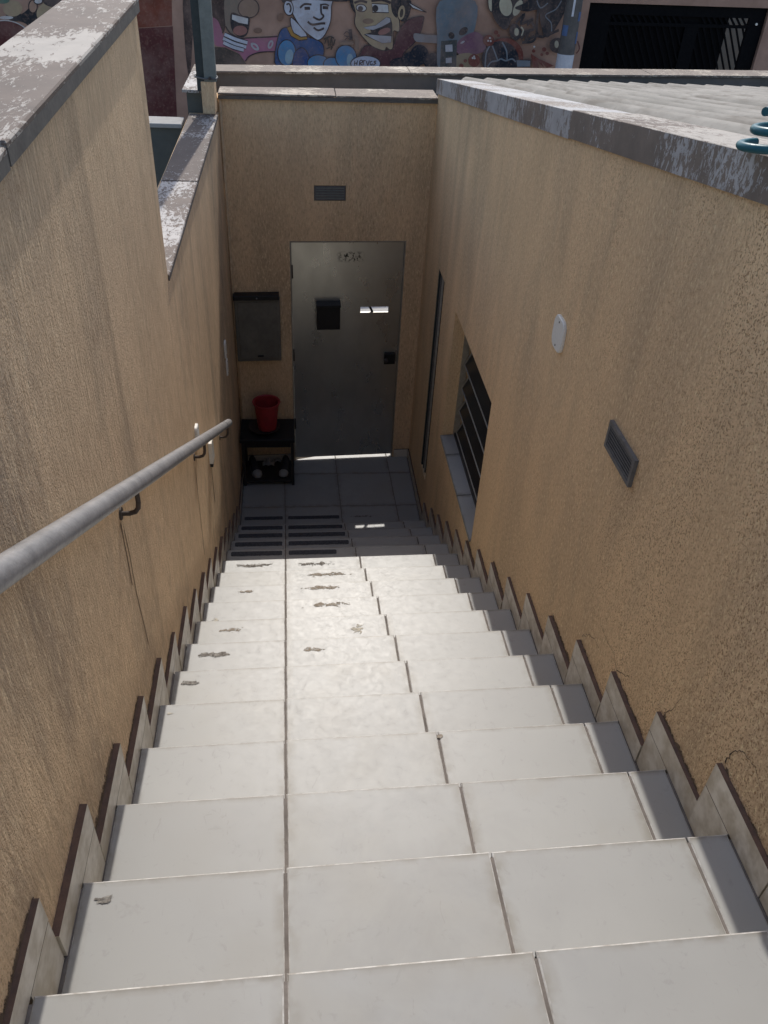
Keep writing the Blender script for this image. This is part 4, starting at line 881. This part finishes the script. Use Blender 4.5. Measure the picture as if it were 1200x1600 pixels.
 ('F','painted_glow','purple',[(2.61,2.529),(2.867,2.659),(3.043,2.553),(3.035,2.382),(2.641,2.342)],0),
 ('F','painted_patch','ochre2',[(2.598,2.324),(2.864,2.354),(2.901,2.137),(2.619,2.134)],0),
 ('G','painted_tower','dk2',[(2.33,2.524),(2.588,2.545),(2.615,2.117),(2.349,2.114)],0),
 ('G','painted_window','pale3',[(2.402,2.471),(2.517,2.48),(2.531,2.382),(2.415,2.377)],0),
 ('G','painted_window','pale3',[(2.427,2.291),(2.524,2.299),(2.532,2.224),(2.435,2.219)],0),
 ('F','painted_eye','blk',[(2.528,2.623),(2.538,2.6),(2.536,2.578),(2.52,2.562),(2.496,2.557),(2.47,2.564),(2.449,2.581),(2.438,2.604),(2.441,2.626),(2.456,2.642),(2.48,2.647),(2.506,2.64)],0),
 ('F','painted_eye','blk',[(2.733,2.711),(2.745,2.689),(2.739,2.659),(2.716,2.631),(2.682,2.611),(2.646,2.606),(2.618,2.616),(2.606,2.639),(2.613,2.668),(2.636,2.696),(2.67,2.716),(2.705,2.721)],0),
 ('F','painted_mouth','pale3',[(2.712,2.53),(2.712,2.522),(2.703,2.512),(2.688,2.501),(2.67,2.494),(2.655,2.492),(2.646,2.495),(2.645,2.504),(2.654,2.514),(2.669,2.524),(2.687,2.532),(2.703,2.534)],0),
 ('F','painted_dome','rust',[(3.722,2.339),(3.7,2.212),(3.597,2.116),(3.442,2.08),(3.277,2.113),(3.148,2.205),(3.089,2.331),(3.114,2.456),(3.216,2.548),(3.367,2.584),(3.529,2.553),(3.659,2.464)],0),
 ('F','painted_dome','night',[(3.653,2.286),(3.631,2.153),(3.53,2.054),(3.377,2.017),(3.214,2.052),(3.086,2.148),(3.028,2.278),(3.052,2.408),(3.152,2.503),(3.301,2.54),(3.461,2.508),(3.59,2.416)],0),
 ('S','painted_line','steel2',[(3.098,2.139),(3.089,2.365),(3.136,2.469)],0.022),
 ('S','painted_line','steel2',[(3.299,2.264),(3.23,2.385),(3.177,2.47)],0.022),
 ('S','painted_line','steel2',[(3.456,2.266),(3.425,2.405),(3.335,2.524)],0.022),
 ('S','painted_line','steel2',[(3.135,2.175),(3.188,2.245),(3.289,2.264),(3.348,2.291),(3.435,2.266),(3.536,2.293),(3.606,2.25)],0.022),
 ('G','painted_barrel','steel2',[(3.611,2.282),(3.855,2.278),(3.867,2.182),(3.639,2.176)],'k'),
 ('F','painted_ball','rust',[(3.2,2.547),(3.192,2.508),(3.162,2.478),(3.116,2.467),(3.068,2.477),(3.029,2.505),(3.012,2.544),(3.019,2.583),(3.05,2.612),(3.095,2.623),(3.143,2.613),(3.182,2.586)],0),
 ('F','painted_ball','rust',[(2.999,2.264),(2.991,2.218),(2.959,2.185),(2.911,2.172),(2.86,2.184),(2.82,2.217),(2.801,2.261),(2.809,2.307),(2.841,2.34),(2.889,2.352),(2.939,2.341),(2.98,2.309)],0),
 ('F','painted_dot','pale',[(3.138,2.58),(3.136,2.573),(3.131,2.568),(3.123,2.566),(3.115,2.568),(3.108,2.573),(3.105,2.579),(3.106,2.586),(3.112,2.591),(3.12,2.593),(3.128,2.591),(3.135,2.586)],0),
 ('F','painted_dot','pale',[(3.114,2.54),(3.113,2.534),(3.108,2.529),(3.1,2.527),(3.091,2.528),(3.085,2.533),(3.082,2.54),(3.083,2.547),(3.088,2.552),(3.096,2.554),(3.105,2.552),(3.111,2.547)],0),
 ('F','painted_dot','pale',[(3.156,2.538),(3.154,2.531),(3.149,2.526),(3.141,2.524),(3.133,2.526),(3.126,2.53),(3.123,2.537),(3.124,2.544),(3.13,2.549),(3.138,2.551),(3.146,2.549),(3.153,2.544)],0),
 ('F','painted_dot','pale',[(2.909,2.32),(2.908,2.313),(2.902,2.308),(2.894,2.306),(2.886,2.308),(2.879,2.313),(2.876,2.319),(2.878,2.326),(2.883,2.332),(2.891,2.333),(2.9,2.332),(2.906,2.327)],0),
 ('F','painted_dot','pale',[(2.887,2.297),(2.886,2.29),(2.881,2.285),(2.873,2.283),(2.864,2.285),(2.858,2.29),(2.855,2.297),(2.856,2.304),(2.861,2.309),(2.869,2.311),(2.878,2.309),(2.884,2.304)],0),
 ('F','painted_dot','pale',[(2.921,2.294),(2.919,2.287),(2.914,2.282),(2.906,2.28),(2.897,2.282),(2.891,2.287),(2.888,2.294),(2.889,2.301),(2.894,2.306),(2.902,2.308),(2.911,2.306),(2.918,2.301)],0),
 ('F','painted_dot','pale',[(3.902,2.473),(3.901,2.466),(3.896,2.46),(3.888,2.458),(3.879,2.46),(3.872,2.465),(3.869,2.472),(3.87,2.479),(3.875,2.484),(3.883,2.486),(3.892,2.484),(3.899,2.479)],0),
 ('F','painted_dot','pale',[(4.079,2.432),(4.078,2.425),(4.073,2.42),(4.064,2.418),(4.056,2.419),(4.048,2.424),(4.045,2.431),(4.046,2.438),(4.051,2.443),(4.059,2.445),(4.068,2.444),(4.075,2.439)],0),
 ('F','painted_dot','rust',[(3.25,2.658),(3.247,2.643),(3.235,2.631),(3.217,2.627),(3.198,2.631),(3.183,2.641),(3.176,2.656),(3.179,2.672),(3.191,2.683),(3.209,2.687),(3.227,2.683),(3.242,2.673)],0),
 ('F','painted_dot','rust',[(3.284,2.616),(3.282,2.606),(3.274,2.598),(3.263,2.596),(3.25,2.598),(3.24,2.605),(3.235,2.615),(3.237,2.625),(3.245,2.633),(3.257,2.636),(3.269,2.633),(3.279,2.626)],0),
 ('F','painted_dot','rust',[(3.915,2.412),(3.913,2.4),(3.904,2.391),(3.889,2.387),(3.874,2.39),(3.862,2.399),(3.856,2.411),(3.858,2.423),(3.867,2.432),(3.881,2.436),(3.896,2.433),(3.909,2.424)],0),
 ('F','painted_dot','rust',[(4.099,2.436),(4.097,2.42),(4.085,2.408),(4.067,2.404),(4.047,2.408),(4.031,2.419),(4.023,2.434),(4.025,2.45),(4.037,2.462),(4.056,2.466),(4.075,2.462),(4.091,2.451)],0),
 ('F','painted_dot','rust',[(4.058,2.361),(4.056,2.351),(4.048,2.343),(4.036,2.34),(4.023,2.343),(4.012,2.35),(4.007,2.361),(4.008,2.371),(4.016,2.379),(4.028,2.382),(4.042,2.379),(4.052,2.372)],0),
 ('F','painted_dot','rust',[(4.154,2.38),(4.153,2.368),(4.143,2.359),(4.129,2.355),(4.114,2.358),(4.101,2.367),(4.095,2.38),(4.097,2.392),(4.106,2.401),(4.12,2.404),(4.136,2.401),(4.148,2.393)],0),
 ('F','painted_dot','rust',[(2.781,2.258),(2.779,2.246),(2.769,2.237),(2.755,2.233),(2.741,2.236),(2.729,2.245),(2.724,2.257),(2.726,2.269),(2.736,2.278),(2.75,2.282),(2.764,2.279),(2.776,2.27)],0),
 ('F','painted_dot','rust',[(2.732,2.188),(2.729,2.172),(2.716,2.16),(2.699,2.156),(2.68,2.16),(2.665,2.171),(2.658,2.187),(2.661,2.203),(2.674,2.214),(2.691,2.219),(2.71,2.215),(2.725,2.203)],0),
 ('G','painted_spike','rust',[(3.839,2.376),(3.978,2.308),(4.276,2.205),(4.152,2.171),(4.051,2.256),(4.109,2.171),(3.987,2.255),(4.02,2.166),(3.916,2.174)],0),
 ('F','painted_swirl','blk',[(3.06,3.177),(3.558,3.191),(3.557,2.947),(3.451,2.846),(3.371,2.697),(3.217,2.774),(3.103,2.936)],0),
 ('F','painted_swirl','cream',[(3.019,3.112),(3.076,3.13),(3.103,2.936),(3.046,2.984)],'k'),
 ('F','painted_eye','cream',[(3.421,3.029),(3.429,2.962),(3.408,2.908),(3.362,2.883),(3.305,2.894),(3.252,2.937),(3.218,3.001),(3.21,3.068),(3.232,3.121),(3.277,3.145),(3.333,3.135),(3.386,3.093)],0),
 ('F','painted_swirl','cream',[(3.577,2.976),(3.548,2.926),(3.51,2.894),(3.475,2.89),(3.452,2.914),(3.446,2.96),(3.461,3.015),(3.49,3.064),(3.527,3.095),(3.562,3.1),(3.585,3.076),(3.591,3.031)],0),
 ('F','painted_swirl','blk',[(3.468,2.994),(3.658,3.08),(3.8,3.198),(4.321,3.212),(4.315,2.981),(4.244,2.812),(4.131,2.631),(4.027,2.621),(3.931,2.806),(3.861,2.971),(3.679,2.95)],0),
 ('S','painted_line','blk',[(3.52,2.797),(3.644,2.916),(3.604,2.782),(3.799,2.853),(3.71,2.768)],0.0397),
 ('S','painted_line','blk',[(3.637,2.58),(3.762,2.701),(3.723,2.564),(3.86,2.618)],0.0397),
 ('S','painted_line','blk',[(3.666,2.529),(3.851,2.549),(3.893,2.67)],0.0397),
 ('S','painted_line','blk',[(3.861,2.971),(3.923,2.619),(4.264,2.711)],0.0397),
 ('S','painted_line','blk',[(3.787,2.803),(3.842,2.72),(3.644,2.665)],0.0397),
 ('S','painted_line','steel2',[(4.227,3.111),(4.157,2.994),(3.996,2.907),(4.108,2.809),(4.141,2.691)],0.0176),
 ('S','painted_line','steel2',[(3.817,3.101),(3.896,3.004),(4.007,3.073)],0.0176),
 ('F','painted_eye','blk',[(3.624,2.687),(3.633,2.629),(3.613,2.582),(3.571,2.558),(3.518,2.566),(3.468,2.601),(3.434,2.656),(3.426,2.714),(3.446,2.76),(3.487,2.783),(3.54,2.776),(3.59,2.741)],0),
 ('F','painted_eye','cream',[(3.589,2.673),(3.588,2.645),(3.577,2.625),(3.558,2.618),(3.537,2.625),(3.52,2.644),(3.511,2.671),(3.512,2.698),(3.523,2.718),(3.541,2.726),(3.562,2.719),(3.579,2.699)],0),
 ('F','painted_eye','blk',[(4.406,2.498),(4.399,2.443),(4.358,2.403),(4.294,2.388),(4.225,2.401),(4.17,2.44),(4.142,2.494),(4.149,2.547),(4.19,2.587),(4.253,2.603),(4.321,2.59),(4.377,2.551)],0),
 ('F','painted_eye','cream',[(4.296,2.513),(4.296,2.487),(4.286,2.468),(4.27,2.461),(4.25,2.467),(4.233,2.486),(4.223,2.512),(4.223,2.538),(4.233,2.557),(4.25,2.565),(4.269,2.558),(4.286,2.539)],0),
 ('S','painted_line','cream',[(3.611,2.74),(3.659,2.699),(3.64,2.623)],0.022),
 ('S','painted_line','rust2',[(4.614,2.562),(4.668,2.458),(4.629,2.387)],0.022),
]

def smooth_loop(p, closed=True, sub=4):
    n = len(p); r = []
    rng = range(n) if closed else range(n-1)
    for i in rng:
        p0 = p[(i-1) % n] if closed or i > 0 else p[i]; p1 = p[i]; p2 = p[(i+1) % n]; p3 = p[(i+2) % n] if closed or i+2 < n else p[(i+1)]
        for s_ in range(sub):
            t = s_/sub
            r.append(tuple(.5*((2*p1[k])+(-p0[k]+p2[k])*t+(2*p0[k]-5*p1[k]+4*p2[k]-p3[k])*t*t+(-p0[k]+3*p1[k]-3*p2[k]+p3[k])*t**3) for k in (0, 1)))
    if not closed: r.append(p[-1])
    return r
def flat(name, p, d, mat): return obj(name, [(x, my(x, d), z) for x, z in p], [tuple(range(len(p)))], mat, mw)
def stroke(name, p, wd, d, mat, closed=False):
    n = len(p); V = []
    for i in range(n):
        a = p[(i-1) % n] if closed or i > 0 else p[i]; b = p[(i+1) % n] if closed or i < n-1 else p[i]
        dx, dz = b[0]-a[0], b[1]-a[1]; L = math.hypot(dx, dz) or 1
        for s_ in (1, -1): V.append((p[i][0]-s_*dz/L*wd/2, p[i][1]+s_*dx/L*wd/2))
    F = [(2*i, 2*i+1, 2*((i+1) % n)+1, 2*((i+1) % n)) for i in range(n if closed else n-1)]
    return obj(name, [(x, my(x, d), z) for x, z in V], F, mat, mw)
dd = .003
for kind, name, c, p, ex in MURAL:
    dd += .0004
    if kind == 'S':
        stroke(name, smooth_loop(p, False, 4) if len(p) > 2 else p, ex, dd, PM[c]); continue
    q = smooth_loop(p) if kind == 'F' else p
    flat(name, q, dd, PM[c])
    if ex: dd += .0004; stroke('painted_outline', q, .013, dd, PM[ex], True)
# gate
gate = thing('metal_gate', (6.4, 14.9, 0), 'wide black metal gate of slanted slats in the wall across the street', 'gate')
def gbox(name, x0, x1, z0, z1, d0, d1, mat, parent):
    return MB().hexa([(x0, my(x0, d0), z0), (x1, my(x1, d0), z0), (x1, my(x1, d0), z1), (x0, my(x0, d0), z1), (x0, my(x0, d1), z0), (x1, my(x1, d1), z0), (x1, my(x1, d1), z1), (x0, my(x0, d1), z1)]).build(name, mat, parent)
gbox('gate_frame', GX0+.01, GX0+.42, -.1, GZ1-.01, -.12, -.06, M['gate_black'], gate); gbox('gate_frame', GX1-.30, GX1-.01, -.1, GZ1-.01, -.12, -.06, M['gate_black'], gate)
gbox('gate_frame', GX0+.42, GX1-.30, GZ1-.16, GZ1-.01, -.12, -.06, M['gate_black'], gate); gbox('gate_frame', GX0+.42, GX1-.30, 2.78, 2.83, -.115, -.065, M['gate_black'], gate)
gbox('gate_frame', 6.55, 6.80, -.1, 2.779, -.115, -.065, M['gate_black'], gate); gbox('gate_frame', GX0+.42, GX1-.30, -.1, .10, -.115, -.065, M['gate_black'], gate)
gl = [GX0+.42, 6.55, 6.80, GX1-.30]
for xa, xb in ((gl[0], gl[1]), (gl[2], gl[3])):
    x = xa-.9
    while x < xb:
        # slats lean to the left going up, clipped to their bay
        z0, z1 = 1.2, 2.78; xt, xbm = x, x+.9
        s0, s1 = 0., 1.
        if xbm > xb: s0 = (xbm-xb)/.9
        if xt < xa: s1 = (xbm-xa)/.9
        if s1-s0 > .05:
            pa = (xbm-.9*s0, z0+(z1-z0)*s0); pb = (xbm-.9*s1, z0+(z1-z0)*s1); wv = .015
            MB().hexa([(pa[0]-wv, my(pa[0], -.10), pa[1]), (pa[0]+wv, my(pa[0], -.10), pa[1]), (pa[0]+wv, my(pa[0], -.075), pa[1]), (pa[0]-wv, my(pa[0], -.075), pa[1]),
                       (pb[0]-wv, my(pb[0], -.10), pb[1]), (pb[0]+wv, my(pb[0], -.10), pb[1]), (pb[0]+wv, my(pb[0], -.075), pb[1]), (pb[0]-wv, my(pb[0], -.075), pb[1])]).build('slat', M['gate_black'], gate)
        x += .125
    x = xa+.02
    while x < xb-.08:
        MB().hexa([(x+.07, my(x, -.10), 2.831), (x+.11, my(x, -.10), 2.831), (x+.11, my(x, -.075), 2.831), (x+.07, my(x, -.075), 2.831), (x-.02, my(x, -.10), GZ1-.161), (x+.02, my(x, -.10), GZ1-.161), (x+.02, my(x, -.075), GZ1-.161), (x-.02, my(x, -.075), GZ1-.161)]).build('slat', M['gate_black'], gate); x += .11
gbox('shade_sheet', gl[0], 7.36, .1, GZ1-.02, -.135, -.125, M['gate_black'], gate)  # black sheet added in place of the shaded depth behind the slats
MB().tube([(GX1-.15, my(GX1-.15, -.06), 2.85), (GX1-.15, my(GX1-.15, -.04), 2.85)], .02, 10).build('gate_light', M['white_plastic'], gate)
# yard behind the gate
yard = thing('garage', (6.4, 16.5, 0), 'dark covered garage behind the slanted metal gate', 'garage')
gbox('roof_slab', GX0-.4, 7.15, 3.2, 3.35, -5.2, -.23, M['concrete'], yard); gbox('back_wall', GX0-.4, 16, -.14, 5.2, -5.4, -5.21, M['room_pale'], yard)
gbox('side_wall', GX0-.4, GX0-.2, -.14, 3.19, -5.2, -.23, M['inner'], yard); gbox('side_wall', 7.0, 7.15, -.14, 3.19, -5.2, -1.2, M['inner'], yard)
# utility pole
pole = thing('utility_pole', (4.25, 13.9, 0), 'dark utility pole with a white band and blue stickers before the mural', 'pole')
PX, PY = 4.245, 13.93
o = MB().tube([(PX, PY, -.1), (PX, PY, 1.85)], .13, 20).build('pole_shaft', M['pole'], pole); autosmooth(o)
o = MB().tube([(PX, PY, 2.47), (PX, PY, 7.5)], .125, 20, rads=[.127, .105]).build('pole_shaft', M['pole'], pole); autosmooth(o)
o = MB().tube([(PX, PY, 1.85), (PX, PY, 2.47)], .131, 20).build('white_band', M['pole_white'], pole); autosmooth(o)
def sticker(a0, a1, z0, z1, mat):
    V = []; n = 5
    for i in range(n+1):
        a = math.radians(a0+(a1-a0)*i/n)
        for z in (z0, z1): V.append((PX+.130*math.cos(a), PY+.130*math.sin(a), z))
    obj('sticker', V, [(2*i, 2*i+2, 2*i+3, 2*i+1) for i in range(n)], mat, pole)
sticker(195, 240, 2.72, 2.86, M['sticker']); sticker(310, 345, 2.62, 2.78, M['sticker']); sticker(300, 330, 2.92, 3.04, M['sticker']); sticker(248, 262, 2.98, 3.4, M['pole_white'])
